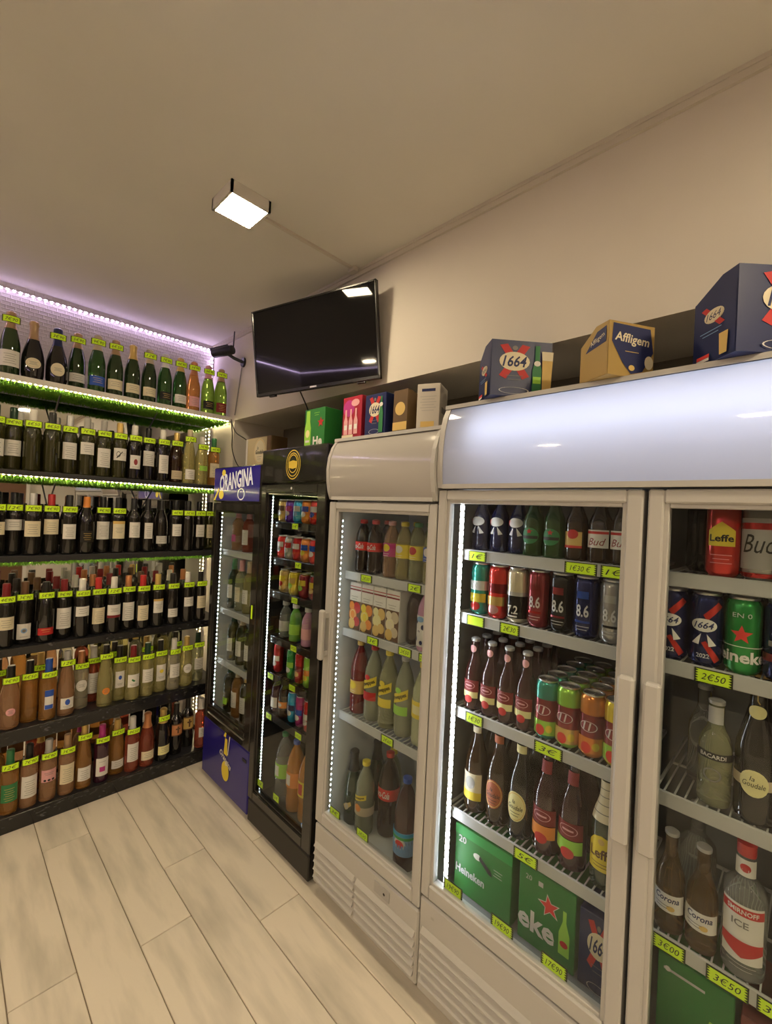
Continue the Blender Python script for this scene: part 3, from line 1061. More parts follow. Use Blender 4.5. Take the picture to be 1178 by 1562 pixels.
def frame(mb, y0, y1, z0, z1, wl, wr, wb, wt, xa, xb, m, b=.004):
    """four rails round an opening; wl at the high-y side"""
    mb.bbox(xa, xb, y0, y0 + wr, z0, z1, m, b)
    mb.bbox(xa, xb, y1 - wl, y1, z0, z1, m, b)
    mb.bbox(xa, xb, y0 + wr, y1 - wl, z0, z0 + wb, m, b)
    mb.bbox(xa, xb, y0 + wr, y1 - wl, z1 - wt, z1, m, b)
    return mb


def fridge(key, label, y0, y1, zb, zt, floor_z, liner, shell, doors, zd0, zd1, rails, shelves, xs, wire='wire_white', mull=None, zi=None):
    t = thing('display_fridge', label, 'fridge', (1.4, (y0 + y1) / 2, zb))
    FR[key] = t
    c = MB()
    th = .028
    zi = zi or zd1 - .02
    c.box(1.195, XB, y0, y0 + th, zb, zt, shell).box(1.195, XB, y1 - th, y1, zb, zt, shell).box(XB - .02, XB, y0 + th, y1 - th, zb, zt, shell)
    c.box(1.24 if mull else 1.195, XB - .02, y0 + th, y1 - th, zi + .01, zt, shell).box(1.195, XB - .02, y0 + th, y1 - th, zb, floor_z - .008, shell)
    part('cabinet', c, t)
    l = MB()
    e = .004
    l.box(1.196, XB - .02, y0 + th, y0 + th + e, floor_z, zi, liner).box(1.196, XB - .02, y1 - th - e, y1 - th, floor_z, zi, liner)
    l.box(XB - .02 - e, XB - .02, y0 + th + e, y1 - th - e, floor_z, zi, liner).box(1.24 if mull else 1.196, XB - .02, y0 + th, y1 - th, zi, zi + .008, liner).box(1.196, XB - .02, y0 + th, y1 - th, floor_z - .006, floor_z, liner)
    part('liner', l, t)
    if mull:
        part('mullion', MB().box(1.196, 1.225, mull - .02, mull + .02, floor_z, zi, liner), t)
    fs = []
    for (d0, d1, mtl, lip) in doors:
        wl, wr, wb, wt = rails
        mb = frame(MB(), d0, d1, zd0, zd1, wl, wr, wb, wt, XD, 1.19, mtl)
        q = .012
        frame(mb, d0 + wr - .002, d1 - wl + .002, zd0 + wb - .002, zd1 - wt + .002, q, q, q, q, XD + .008, 1.184, lip, .002)
        d = part('door', mb, t)
        part('glass_pane', MB().box(1.168, 1.172, d0 + wr + .004, d1 - wl - .004, zd0 + wb + .004, zd1 - wt - .004, 'pane'), d, tuple(t.location))
        fs.append(d)
    sh = []
    for z in shelves:
        mb = MB()
        a, b = y0 + th + .008, y1 - th - .008
        if mull:
            segs = [(a, mull - .024), (mull + .024, b)]
        else:
            segs = [(a, b)]
        for (a, b) in segs:
            mb.box(xs + .004, 1.60, a, a + .005, z - .008, z, wire).box(xs + .004, 1.60, b - .005, b, z - .008, z, wire)
            mb.box(1.595, 1.60, a, b, z - .008, z, wire).box(1.41, 1.415, a, b, z - .009, z - .004, wire)
            n = int((b - a) / .02)
            for k in range(1, n):
                yy = a + (b - a) * k / n
                mb.box(xs + .004, 1.60, yy - .0016, yy + .0016, z - .004, z, wire)
        s = part('shelf', mb, t)
        rl = MB()
        for (a, b) in segs:
            rl.bbox(xs - .004, xs + .004, a - .004, b + .004, z - .032, z + .003, 'rail_grey' if wire == 'wire_white' else 'fridge_black' if wire == 'liner_black' else 'rail_grey', .002)
        r = part('front_rail', rl, s, tuple(t.location))
        sh.append(s)
    t['shelf_count'] = len(sh)
    del t['shelf_count']
    return t, fs, sh


def shelf_tag(t, s, price, x, y, z, w=.062, h=.024, tilt=0.):
    o = link('price_tag', tag_mesh(price, w, h), s, (x - t.location.x, y - t.location.y, z - t.location.z), (tilt, 0, RF))
    return o


def on_front(t, p, name, fl, y, z, x, rz=RF):
    return link(name, fl.flat().mesh(name), p, (x - t.location.x, y - t.location.y, z - t.location.z), (0, 0, rz))


# --- wide white fridge with two doors
F4Y0, F4Y1 = -.315, .89
t4, d4, s4 = fridge('wide', 'wide white display fridge with two glass doors and lit header', F4Y0, F4Y1, .05, 1.952, .37, 'liner_grey', 'fridge_white',
                    [(.289, F4Y1 - .002, 'fridge_white', 'fridge_white'), (F4Y0, .279, 'fridge_white', 'fridge_white')], .362, 1.683, (.032, .036, .045, .032), [1.49, 1.282, .97, .638], 1.23, mull=.284, zi=1.712)
for k, (a, b) in enumerate(((.281, .317), (.229, .263))):
    hb = MB().bbox(1.106, 1.128, a, b, .873, 1.253, 'fridge_white', .006).box(1.128, XD, a + .006, b - .006, .89, .92, 'fridge_white').box(1.128, XD, a + .006, b - .006, 1.206, 1.236, 'fridge_white')
    part('handle', hb, d4[k], tuple(t4.location))
# header with a curved lit sheet
zb4, zt4 = 1.690, 1.955


def header(t, y0, y1, zb, zt, prof, end, sheet, lit, back=1.30):
    mb = MB()
    pts = [(back, zb)] + [(x, zb + h * (zt - zb)) for x, h in prof] + [(back, zt)]
    mb.prism(pts, 'y', y0, y0 + end, 'fridge_white').prism(pts, 'y', y1 - end, y1, 'fridge_white')
    mb.box(prof[-1][0] - .004, back, y0 + end, y1 - end, zt - .004, zt + .004, 'fridge_white').box(prof[0][0] - .004, back, y0 + end, y1 - end, zb - .002, zb + .012, 'fridge_white')
    mb.box(back - .004, back, y0 + end, y1 - end, zb, zt, 'fridge_white')
    mb.box(prof[-1][0] - .006, prof[-1][0] + .006, y0, y1, zt - .004, zt + .009, 'fridge_white')
    h = part('header', mb, t)
    sm = MB()
    n = len(prof)
    vs = [(x + .004, y, zb + q * (zt - zb)) for y in (y0 + end, y1 - end) for x, q in prof]
    sm.add(vs, [(i, i + 1, n + i + 1, n + i) for i in range(n - 1)], sheet, True)
    part('header_panel', sm, h, tuple(t.location))
    if lit:
        tb = MB().tube([(1.205, y0 + .05, (zb + zt) / 2 + .035), (1.205, y1 - .10, (zb + zt) / 2 + .035)], .013, 'tube_light', 10)
        part('tube_lamp', tb, h, tuple(t.location))
    return h


PF4 = [(1.146, 0), (1.140, .12), (1.137, .3), (1.139, .5), (1.146, .7), (1.158, .87), (1.176, 1.0)]
header(t4, F4Y0, F4Y1, zb4, zt4, PF4, .020, 'lit_sheet', True, 1.236)


def kick(t, y0, y1, z0, z1, m, cols, rows, zr0, zr1, louvre_m):
    k = part('kick_panel', MB().bbox(1.152, 1.195, y0, y1, z0, z1, m, .006), t)
    for (a, b) in cols:
        for r in range(rows):
            zz = zr0 + (zr1 - zr0) * r / (rows - 1)
            part('louvre', MB().prism([(1.1535, zz - .011), (1.141, zz - .008), (1.1535, zz + .011)], 'y', a, b, louvre_m), k, tuple(t.location))
    return k


k4 = kick(t4, F4Y0, F4Y1, .05, .352, 'fridge_white', [(.50, .875), (.10, .485), (-.30, .085)], 6, .10, .255, 'fridge_white')
on_front(t4, k4, 'badge', Flat().rect(0, 0, .012, .008, 'paper_grey'), .835, .312, 1.1515)
part('foot', MB().lathe([(.018, 0), (.018, .05)], 'plastic_black', 10, (1.25, .84), 0), t4)
part('foot', MB().lathe([(.018, 0), (.018, .05)], 'plastic_black', 10, (1.25, -.26), 0), t4)
led_strip(None, [(1.208, .832, .40), (1.208, .832, 1.645)], (-.45, -.9, 0), 'led_cold', spacing=.0210, size=.0056, width=.016, parent=t4)
TG4 = [(0, '1€', .777), (0, '1€30 €', .452, .082), (0, '1€', .367), (1, '', .773), (1, '2€30', .653), (2, '1€30', .761), (2, '3€', .518, .078), (3, '5€', .570, .070),
       (1, '2€50', .153, .066), (3, '3€00', .214, .062), (3, '3€50', .106, .070), (3, '3€', .030, .050)]
ZS4 = [1.49, 1.282, .97, .638]
for q in TG4:
    shelf_tag(t4, s4[q[0]], q[1], 1.2245, q[2], ZS4[q[0]] - .016, q[3] if len(q) > 3 else .062, .028)
for q, (y, p) in enumerate(((.778, '19€90'), (.607, '19€90'), (.455, '17€90'))):
    shelf_tag(t4, d4[0], p, 1.1735, y, .432, .066, .030)

# --- single white fridge
F3Y0, F3Y1 = .8925, 1.459
t3, d3, s3 = fridge('single', 'single-door white display fridge with unlit curved header', F3Y0, F3Y1, .05, 1.885, .285, 'liner_white', 'fridge_white', [(F3Y0, F3Y1, 'fridge_white', 'fridge_white')], .306, 1.637,
                    (.040, .032, .045, .030), [1.345, 1.105, .752], 1.23)
part('handle', MB().bbox(1.112, 1.134, 1.424, 1.452, .985, 1.190, 'fridge_white', .006).box(1.134, XD, 1.43, 1.446, 1.0, 1.02, 'fridge_white').box(1.134, XD, 1.43, 1.446, 1.155, 1.175, 'fridge_white'), d3[0], tuple(t3.location))
PF3 = [(1.149, 0), (1.137, .12), (1.128, .3), (1.125, .5), (1.131, .7), (1.146, .87), (1.168, 1.0)]
mat('header_plain', (.46, .44, .42), .15, coat=.6)
header(t3, F3Y0, F3Y1, 1.647, 1.892, PF3, .016, 'header_plain', False)
k3 = kick(t3, F3Y0, F3Y1, .05, .296, 'fridge_white', [(1.205, 1.447), (.905, 1.192)], 5, .088, .215, 'fridge_white')
lk = part('lock_plate', MB().bbox(1.148, 1.1525, 1.022, 1.098, .238, .276, 'fridge_grey', .001), k3, tuple(t3.location))
on_front(t3, k3, 'keyhole', Flat().oval(0, 0, .010, .010, 'paper_black'), 1.046, .257, 1.1475)
part('foot', MB().lathe([(.018, 0), (.018, .05)], 'plastic_black', 10, (1.25, 1.41), 0), t3)
part('foot', MB().lathe([(.018, 0), (.018, .05)], 'plastic_black', 10, (1.25, .94), 0), t3)
led_strip(None, [(1.186, 1.412, .36), (1.186, 1.412, 1.58)], (.4, -.9, 0), 'led_cool_soft', spacing=.022, size=.0022, parent=t3)
ZS3 = [1.345, 1.105, .752]
for q in ((0, '2€00', 1.293), (0, '2€', 1.036), (1, '3€', 1.240), (1, '2€50', 1.068), (1, '2€', .985, .03), (2, '2€60', 1.136)):
    shelf_tag(t3, s3[q[0]], q[1], 1.2245, q[2], ZS3[q[0]] - .014, q[3] if len(q) > 3 else .062, .026)
for y, p in ((1.36, '3€'), (1.195, '2€50')):
    shelf_tag(t3, d3[0], p, 1.1735, y, .375, .062, .026)

# --- black fridge
F2Y0, F2Y1 = 1.486, 2.016
t2, d2, s2 = fridge('black', 'black display fridge with gold oval emblem on header', F2Y0, F2Y1, .018, 1.880, .15, 'liner_black', 'fridge_black', [(F2Y0, F2Y1, 'fridge_black', 'fridge_black')], .135, 1.715,
                    (.046, .062, .045, .042), [1.53, 1.348, 1.18, .955, .77, .57], 1.205, 'liner_black')
hd = part('header', MB().bbox(1.146, XB, F2Y0, F2Y1, 1.722, 1.887, 'fridge_black', .006), t2)
f = Flat()
f.oval(0, 0, .118, .138, 'gold_print', 32, .93).oval(0, 0, .094, .112, 'gold_print', 32, .92).oval(0, .004, .072, .086, 'gold_print', 32, .90)
f.quad([(-.034, -.014), (0, -.020), (.034, -.014), (.034, .014), (0, .020), (-.034, .014)], 'gold_print')
on_front(t2, hd, 'emblem', f, 1.735, 1.804, 1.1455)
part('plinth', MB().bbox(1.152, 1.195, F2Y0 + .004, F2Y1 - .004, .018, .128, 'plinth_black', .005), t2)
led_strip(None, [(1.188, 1.966, .19), (1.188, 1.966, 1.66)], (-.3, -.95, 0), 'led_cool_soft', spacing=.0160, size=.0020, parent=t2)
on_front(t2, d2[0], 'maker_badge', Flat().oval(0, 0, .014, .012, 'paper_silver'), 1.745, 1.695, 1.149)
on_front(t2, d2[0], 'sticker', Flat().oval(0, 0, .022, .022, 'paper_lightblue').oval(0, 0, .012, .012, 'paper_white'), 1.565, .215, 1.1675)
ZS2 = [1.53, 1.348, 1.18, .955, .77, .57]
for q in ((0, '1€', 1.775), (1, '1€', 1.735), (2, '1€50', 1.752), (3, '1€50', 1.742), (4, '1€', 1.930), (4, '1€50', 1.738), (5, '1€', 1.928), (5, '1€50', 1.672)):
    shelf_tag(t2, s2[q[0]], q[1], 1.1995, q[2], ZS2[q[0]] - .014, .052, .026)
for y, p in ((1.935, '2€'), (1.79, '2€')):
    shelf_tag(t2, d2[0], p, 1.1735, y, .225, .052, .030)

# --- purple-blue fridge
F1Y0, F1Y1 = 2.022, 2.562
t1, d1, s1 = fridge('purple', 'purple-blue display fridge with white lettering on header and black door', F1Y0, F1Y1, .02, 1.815, .385, 'liner_white', 'fridge_black', [(F1Y0, F1Y1, 'fridge_black', 'fridge_black')], .352, 1.615,
                    (.036, .060, .075, .045), [1.34, .995, .695], 1.205)
hd = part('header', MB().bbox(1.148, XB, F1Y0, F1Y1, 1.622, 1.820, 'fridge_black', .006), t1)
f = Flat().rect(0, 0, .525, .186, 'sign_blue')
f.oval(-.145, .066, .045, .036, 'sign_yellow').text('ORANGINA', .0, .022, .098, 'sign_white', shear=.1, bold=.03, width=.38, rot=.10)
f.oval(.07, -.056, .08, .066, 'sign_white', inner=.80).oval(-.165, -.060, .06, .05, 'sign_yellow')
f.quad([(-.26, -.09), (-.2, -.02), (-.19, -.03), (-.24, -.093)], 'sign_yellow')
on_front(t1, hd, 'sign_panel', f, (F1Y0 + F1Y1) / 2, 1.722, 1.1475)
kp = part('kick_panel', MB().bbox(1.153, 1.195, F1Y0, F1Y1, .03, .346, 'fridge_blue', .005), t1)
f = Flat()
f.quad([(-.018, .03), (.024, .03), (.018, .120), (-.006, .120)], 'paper_yellow').quad([(-.026, .124), (.0, .124), (.006, .150), (-.010, .150)], 'paper_yellow').quad([(.026, .04), (.034, .04), (.050, .145), (.042, .145)], 'paper_white')
f.oval(.010, -.055, .085, .105, 'paper_yellow').text('Orangina', .006, .004, .044, 'paper_white', shear=.2, bold=.02, width=.14, rot=-.35)
on_front(t1, kp, 'emblem', f, 2.275, .205, 1.1525)
part('vent_slot', MB().box(1.150, 1.154, 2.045, 2.085, .285, .300, 'plastic_black'), kp, tuple(t1.location))
led_strip(None, [(1.186, 2.520, .44), (1.186, 2.520, 1.56)], (-.2, -.98, 0), 'led_cool_soft', spacing=.024, size=.0026, parent=t1)
part('door_trim', MB().tube([(1.147, 2.50, .395), (1.147, 2.08, .395)], .004, 'steel', 6), d1[0], tuple(t1.location))
on_front(t1, d1[0], 'sticker', Flat().rect(0, 0, .016, .07, 'neon'), 2.055, 1.06, 1.149)

# ---------------------------------------------------------------- cans
CAN = {'can50': ([(.024, 0), (.0265, .002), (.033, .012), (.033, .150), (.030, .158), (.0268, .163)], .163), 'can33': ([(.024, 0), (.0265, .002), (.033, .011), (.033, .098), (.030, .106), (.0268, .110)], .110),
       'slim': ([(.020, 0), (.022, .002), (.0265, .010), (.0265, .128), (.0245, .135), (.0225, .139)], .139)}


def can(kind, colour, x, y, z, text, fn=None, key=None, group=None, rz=RF):
    pr, zt = CAN[kind]
    t = thing('drink_can', text, 'can', (x, y, z), (0, 0, rz), group)
    k = ('can', kind)
    if k not in _MESH:
        _MESH[k] = MB().lathe(pr, 'can_red', 22).mesh('can_body')
        r = pr[-1][0]
        _MESH[('lid', kind)] = MB().lathe([(r, zt - .0004), (r + .0012, zt + .0015), (r + .0012, zt + .005), (r - .0012, zt + .005), (r - .002, zt + .0015), (.0004, zt + .0015)], 'can_lid', 20, closed=False).box(-.003, .003, -.012, .004, zt + .0015, zt + .0028, 'can_lid').mesh('can_lid')
    b = link('body', _MESH[k], t)
    use_mat(b, 'can_' + colour)
    link('lid', _MESH[('lid', kind)], t)
    if fn:
        kk = (kind, key)
        if kk not in _LBL:
            SHAPE[kind] = pr
            f = Flat()
            fn(f)
            _LBL[kk] = f.bent(rad_of(kind), .00025).mesh('print')
        link('print', _LBL[kk], t)
    return t


def p_simple(c1, c2, c3=None):
    def fn(f):
        f.rect(0, .095, .10, .030, 'can_' + c1, 10)
        f.rect(0, .055, .07, .028, 'can_' + c2, 8)
        if c3:
            f.oval(0, .028, .036, .028, 'can_' + c3)
    return fn


def p_86(c, sub):
    def fn(f):
        f.text('8.6', 0, .075, .034, 'paper_silver', bold=.02, hs=.62)
        f.rect(0, .045, .040, .006, 'can_' + sub, 6)
        f.lines(0, .032, .036, 2, .008, 'paper_silver')
        f.rect(0, .118, .03, .02, 'can_' + c, 6)
    return fn


def p_72(f):
    f.rect(0, .049, .20, .070, 'can_black', 24)
    f.rect(0, .088, .20, .012, 'can_silver', 24)
    f.text('7.2', 0, .040, .026, 'paper_white', bold=.02, hs=.8)
    f.rect(0, .020, .03, .005, 'paper_white')


def p_fruit(top, mid, low):
    def fn(f):
        f.rect(0, .085, .20, .060, 'can_' + mid, 24)
        f.rect(0, .102, .08, .024, 'can_darkred', 8)
        f.oval(0, .084, .046, .028, 'paper_silver', 20, .9).quad([(-.014, .074), (-.010, .074), (-.006, .095), (-.010, .095)], 'paper_silver').quad([(.0, .074), (.004, .074), (.008, .095), (.004, .095)], 'paper_silver')
        f.rect(0, .035, .20, .040, 'can_' + low, 24)
        f.oval(-.004, .028, .026, .030, 'can_brightred').oval(.020, .034, .018, .022, 'can_yellow')
    return fn


def p_1664(f):
    f.quad([(-.002, .118), (.026, .150), (.036, .140), (.006, .106)], 'can_brightred').quad([(.004, .060), (.034, .020), (.022, .012), (-.004, .055)], 'can_brightred')
    f.oval(0, .095, .050, .030, 'paper_white').text('1664', 0, .095, .015, 'paper_navy', shear=.3, bold=.02, width=.038)
    f.quad([(-.004, .076), (-.022, .052), (-.008, .050)], 'paper_white').quad([(.006, .076), (.024, .052), (.010, .048)], 'paper_white')
    f.text('2022', 0, .026, .010, 'paper_silver', bold=.02, hs=.9)


def p_green(f):
    f.star(0, .088, .021, 'paper_brightred')
    f.text('Heineken', -.002, .040, .026, 'paper_white', bold=.03, width=.14)
    f.rect(0, .062, .20, .0015, 'paper_white', 24)
    f.text('EN 0', 0, .130, .010, 'paper_silver', hs=1.2)


def p_dark(f):
    f.text('1664', 0, .105, .012, 'paper_silver', shear=.3, width=.04)
    f.rect(0, .080, .05, .012, 'can_grey', 8).rect(0, .050, .20, .016, 'can_maroon', 24)


def p_yellowleffe(f):
    f.quad([(-.026, .070), (.026, .070), (.026, .105), (.0, .125), (-.026, .105)], 'paper_yellow')
    f.text('Leffe', 0, .088, .016, 'paper_ink', bold=.03, width=.046)
    f.lines(0, .050, .04, 3, .009, 'paper_pink')


def p_bud(f):
    f.rect(0, .080, .09, .110, 'paper_grey', 10)
    f.rect(0, .118, .09, .014, 'can_red', 10)
    f.text('Bud', .0, .080, .040, 'paper_ink', shear=.35, width=.062)
    f.rect(0, .012, .20, .010, 'can_red', 24)


def pos(k, shelf, fr):
    return '%s from left on %s shelf, %s' % (ORD[k], shelf, fr)


FW, FQ, FS, FB, FP = 'double fridge left door', 'double fridge right door', 'single white fridge', 'black fridge', 'purple fridge'
G = 'drinks in the %s'
E1 = .0008

# -- wide fridge, left door: top shelf, bottles
z = 1.49 + E1


def lb_1664n(f):
    f.oval(0, .110, .050, .034, 'paper_white')
    f.quad([(-.004, .092), (-.022, .066), (-.008, .064)], 'paper_white').quad([(.006, .092), (.024, .066), (.010, .062)], 'paper_white')
    f.quad([(-.03, .118), (-.018, .118), (-.026, .095)], 'paper_brightred')


def lb_bud(f):
    f.rect(0, .075, .062, .055, 'paper_white', 8).text('Bud', 0, .066, .022, 'paper_maroon', shear=.35, width=.046).rect(0, .094, .06, .008, 'paper_red', 8)


def lb_cream(f):
    f.oval(0, .07, .05, .07, 'paper_paleyellow').lines(0, .085, .03, 3, .01, 'paper_ink')


def lb_redgold(f):
    f.rect(0, .07, .05, .045, 'paper_gold', 8).oval(0, .085, .03, .03, 'paper_red').rect(0, .045, .05, .008, 'paper_red', 8)


def lb_greenb(f):
    f.oval(0, .07, .055, .055, 'paper_green').star(0, .085, .010, 'paper_red').rect(0, .065, .05, .010, 'paper_ink', 8)


top = [('longneck', 'darkblue', 'blue', ('n1664', lb_1664n), .814, 'dark blue bottle with white oval'), ('longneck', 'darkblue', 'blue', ('n1664', lb_1664n), .744, 'dark blue bottle with white oval'),
       ('longneck', 'darkblue', 'blue', ('n1664', lb_1664n), .676, 'dark blue bottle with white oval'), ('longneck', 'green', 'green', ('greenb', lb_greenb), .612, 'green beer bottle'), ('longneck', 'green', 'green', ('greenb', lb_greenb), .548, 'green beer bottle'),
       ('longneck', 'brown', 'gold', ('redgold', lb_redgold), .484, 'brown bottle with red-gold label'), ('longneck', 'brown', 'red', ('bud', lb_bud), .420, 'brown bottle with white label'), ('longneck', 'brown', 'red', ('bud', lb_bud), .374 - .012, 'brown bottle with white label')]
for k, (sh, gl, cp, lb, y, d) in enumerate(top):
    bottle(sh, gl, cp, lb, 1.272 + (.03 if k < 3 else 0), y, z, RF, '%s %s' % (d, pos(k, 'top', FW)), 'bottle', G % FW, name='beer_bottle', sz=.88)
# second shelf, half-litre cans
z = 1.282 + E1
cans = [('teal', p_simple('white', 'yellow', 'red'), 'teal', 'teal green can'), ('brightred', p_simple('darkred', 'gold', 'pink'), 'red1', 'bright red can'), ('cream', p_72, '72', 'gold and black strong beer can'),
        ('maroon', p_86('darkred', 'red'), '86a', 'dark red strong beer can'), ('black', p_86('maroon', 'maroon'), '86b', 'black strong beer can'), ('navy', p_86('blue', 'blue'), '86c', 'blue strong beer can'), ('grey', p_86('silver', 'black'), '86d', 'silver strong beer can')]
for k, ((c, fn, key, d), y) in enumerate(zip(cans, [.79, .723, .656, .587, .518, .449, .380])):
    can('can50', c, 1.275, y, z, '%s %s' % (d, pos(k, 'second', FW)), fn, key, G % FW)
    for q in (1, 2):
        can('can50', c, 1.275 + .069 * q, y, z, '%s, %s in line on second shelf, double fridge left door' % (d, ORD[q]), None, None, 'queued cans, second shelf')
# third shelf: fruit beer bottles and cans
z = .97 + E1


def lb_fruit(f):
    f.rect(0, .078, .064, .038, 'paper_darkred', 8).rect(0, .050, .06, .020, 'paper_paleyellow', 8).oval(0, .036, .026, .024, 'paper_red')
    f.oval(0, .080, .040, .022, 'paper_pink', 18, .88).rect(0, .080, .022, .004, 'paper_pink', 4)
    f.oval(0, .196, .020, .024, 'paper_pink')


ys = [.795, .733, .672, .611]
for k, y in enumerate(ys):
    bottle('longneck', 'redberry', 'silver', ('fruit', lb_fruit), 1.268, y, z, RF, 'dark red fruit beer bottle %s' % pos(k, 'third', FW), 'bottle', G % FW, name='beer_bottle', lbl2=None)
    for q in (1, 2, 3):
        bottle('longneck', 'redberry', 'silver', None, 1.268 + .068 * q, y, z, RF, 'fruit beer bottle, %s in line, %s column from left, double fridge third shelf' % (ORD[q], ORD[k]), 'bottle', 'queued fruit beer bottles', name='beer_bottle')
fc = [('teal', p_fruit('teal', 'maroon', 'lime'), 'f1', 'teal-topped fruit beer can'), ('lime', p_fruit('lime', 'maroon', 'gold'), 'f2', 'lime-topped fruit beer can'), ('orange', p_fruit('orange', 'maroon', 'orange'), 'f3', 'orange-red fruit beer can'), ('yellow', p_fruit('yellow', 'maroon', 'lime'), 'f4', 'yellow fruit beer can')]
for k, ((c, fn, key, d), y) in enumerate(zip(fc, [.546, .483, .418, .355 - .0])):
    can('can50', c, 1.270, y, z, '%s %s' % (d, pos(k + 4, 'third', FW)), fn, key, G % FW)
    for q in range(1, 5):
        can('can50', c, 1.270 + .068 * q, y, z, '%s, %s in line on third shelf, double fridge left door' % (d, ORD[q]), None, None, 'queued fruit beer cans')
# fourth shelf: large bottles
z = .638 + E1


def lb_goud(c, txt):
    def fn(f):
        f.oval(0, .098, .064, .088, 'paper_' + c)
        f.oval(0, .098, .058, .081, 'paper_gold', inner=.94)
        f.text(txt[0], -.004, .112, .012, 'paper_ink', shear=.2, bold=.01, hs=.9)
        f.text(txt[1], 0, .096, .014, 'paper_ink', shear=.2, bold=.01, width=.046)
        f.lines(0, .080, .03, 2, .008, 'paper_ink')
        f.rect(0, .262, .034, .024, 'paper_' + c, 8)
    return fn


def lb_wy(f):
    f.rect(0, .085, .075, .085, 'paper_cream', 10).rect(0, .056, .075, .026, 'paper_yellow', 10).oval(0, .098, .034, .040, 'paper_grey').rect(0, .262, .034, .020, 'paper_cream', 8)


def lb_fr(low):
    def fn(f):
        f.rect(0, .110, .082, .045, 'paper_darkred', 10).oval(0, .112, .052, .028, 'paper_pink', 18, .9).rect(0, .112, .030, .005, 'paper_pink', 5)
        f.rect(0, .068, .080, .036, 'paper_' + low, 10).oval(0, .050, .036, .030, 'paper_red').rect(0, .245, .030, .036, 'paper_maroon', 8)
    return fn


def lb_leffe(f):
    f.quad([(-.036, .05), (.036, .05), (.036, .115), (.02, .135), (0, .142), (-.02, .135), (-.036, .115)], 'paper_yellow')
    f.text('Leffe', 0, .095, .026, 'paper_brown', bold=.03, width=.060).oval(0, .126, .016, .016, 'paper_gold').lines(0, .070, .05, 2, .008, 'paper_brown')
    f.rect(0, .225, .07, .100, 'paper_cream', 10, 8)
    for q in (.195, .215, .235, .255):
        f.rect(0, q, .068, .002, 'paper_inkgrey', 8)


big = [('brown', 'gold', ('wy', lb_wy), .779, 'large dark beer bottle, white-yellow label'), ('brown', 'gold', ('gr', lb_goud('rust', ('la', 'Goudale'))), .697, 'large dark bottle, red oval label'), ('black', 'gold', ('gc', lb_goud('paleyellow', ('la', 'Goudale'))), .620, 'large dark bottle, cream oval label'),
       ('redberry', 'darkred', ('fr1', lb_fr('orange')), .538, 'large fruit beer bottle, orange label'), ('redberry', 'darkred', ('fr2', lb_fr('lime')), .462, 'large fruit beer bottle, green label'), ('darkgreen', 'cream', ('leffe', lb_leffe), .375, 'large bottle, yellow label, checked neck')]
for k, (gl, cp, lb, y, d) in enumerate(big):
    bottle('beer75', gl, cp, lb, 1.283, y, z, RF, '%s %s' % (d, pos(k, 'fourth', FW)), 'bottle', G % FW, name='beer_bottle')
    bottle('beer75', gl, cp, None, 1.385, y, z, RF, 'large %s beer bottle, %s from left, back row, fourth shelf, left door' % ({'black': 'black', 'brown': 'brown', 'redberry': 'dark red', 'darkgreen': 'green'}[gl], ORD[k]), 'bottle', 'second row of large beer bottles', name='beer_bottle')


# ---------------------------------------------------------------- cartons
def carton(text, w, d, h, loc, rz, body, prints, chamfer=None, name='drinks_carton', group=None, extra=None, cat='carton'):
    """w along local X, d along local Y, front faces local -Y; loc is the centre of the base"""
    t = thing(name, text, cat, loc, (0, 0, rz), group)
    mb = MB()
    if chamfer:
        a, b = chamfer
        pts = [(-d / 2, 0), (d / 2, 0), (d / 2, h * b), (-d / 2 + d * a, h), (-d / 2, h)]
        mb.prism(pts, 'x', -w / 2, w / 2, body)
    else:
        mb.bbox(-w / 2, w / 2, -d / 2, d / 2, 0, h, body, .002)
    link('box_body', mb.mesh('box_body'), t)
    for face, f in prints:
        me = f.flat().mesh('print')
        if face == 'front':
            link('front_print', me, t, (0, -d / 2, 0))
        elif face == 'left':
            link('side_print', me, t, (-w / 2, 0, 0), (0, 0, -math.pi / 2))
        elif face == 'right':
            link('side_print', me, t, (w / 2, 0, 0), (0, 0, math.pi / 2))
        elif face == 'top':
            link('top_print', me, t, (0, 0, h), (math.pi / 2 * -1, 0, 0))
    if extra:
        extra(t)
    return t


def pr_green(f, w, h):
    f.rect(0, h - .016, w, .030, 'paper_cangreen', 1)
    f.text('20', -w * .36, h * .80, .022, 'paper_silver', bold=.02)
    f.oval(-w * .08, h * .68, .030, .020, 'paper_white').quad([(-w * .04, h * .72), (w * .16, h * .60), (w * .19, h * .53), (w * .12, h * .54), (-w * .05, h * .66)], 'paper_ink')
    f.lines(w * .28, h * .66, .03, 3, .008, 'paper_silver')
    f.text('Heineken', -w * .2, h * .36, .026, 'paper_silver', bold=.03, width=w * .52)
    return f


def pr_eke(f, w, h):
    f.text('20', -w * .32, h * .88, .014, 'paper_silver').rect(-w * .1, h * .88, .014, .014, 'paper_silver', 1)
    f.star(w * .06, h * .66, .034, 'paper_white', .2).star(w * .06, h * .66, .029, 'paper_brightred', .2)
    f.text('eke', -w * .16, h * .33, .060, 'paper_white', bold=.03, width=w * .66)
    f.quad([(w * .24, h * .18), (w * .42, h * .18), (w * .42, h * .45), (w * .36, h * .6), (w * .36, h * .74), (w * .30, h * .74), (w * .30, h * .6), (w * .24, h * .45)], 'paper_lime')
    f.oval(w * .33, h * .32, .022, .018, 'paper_red')
    return f


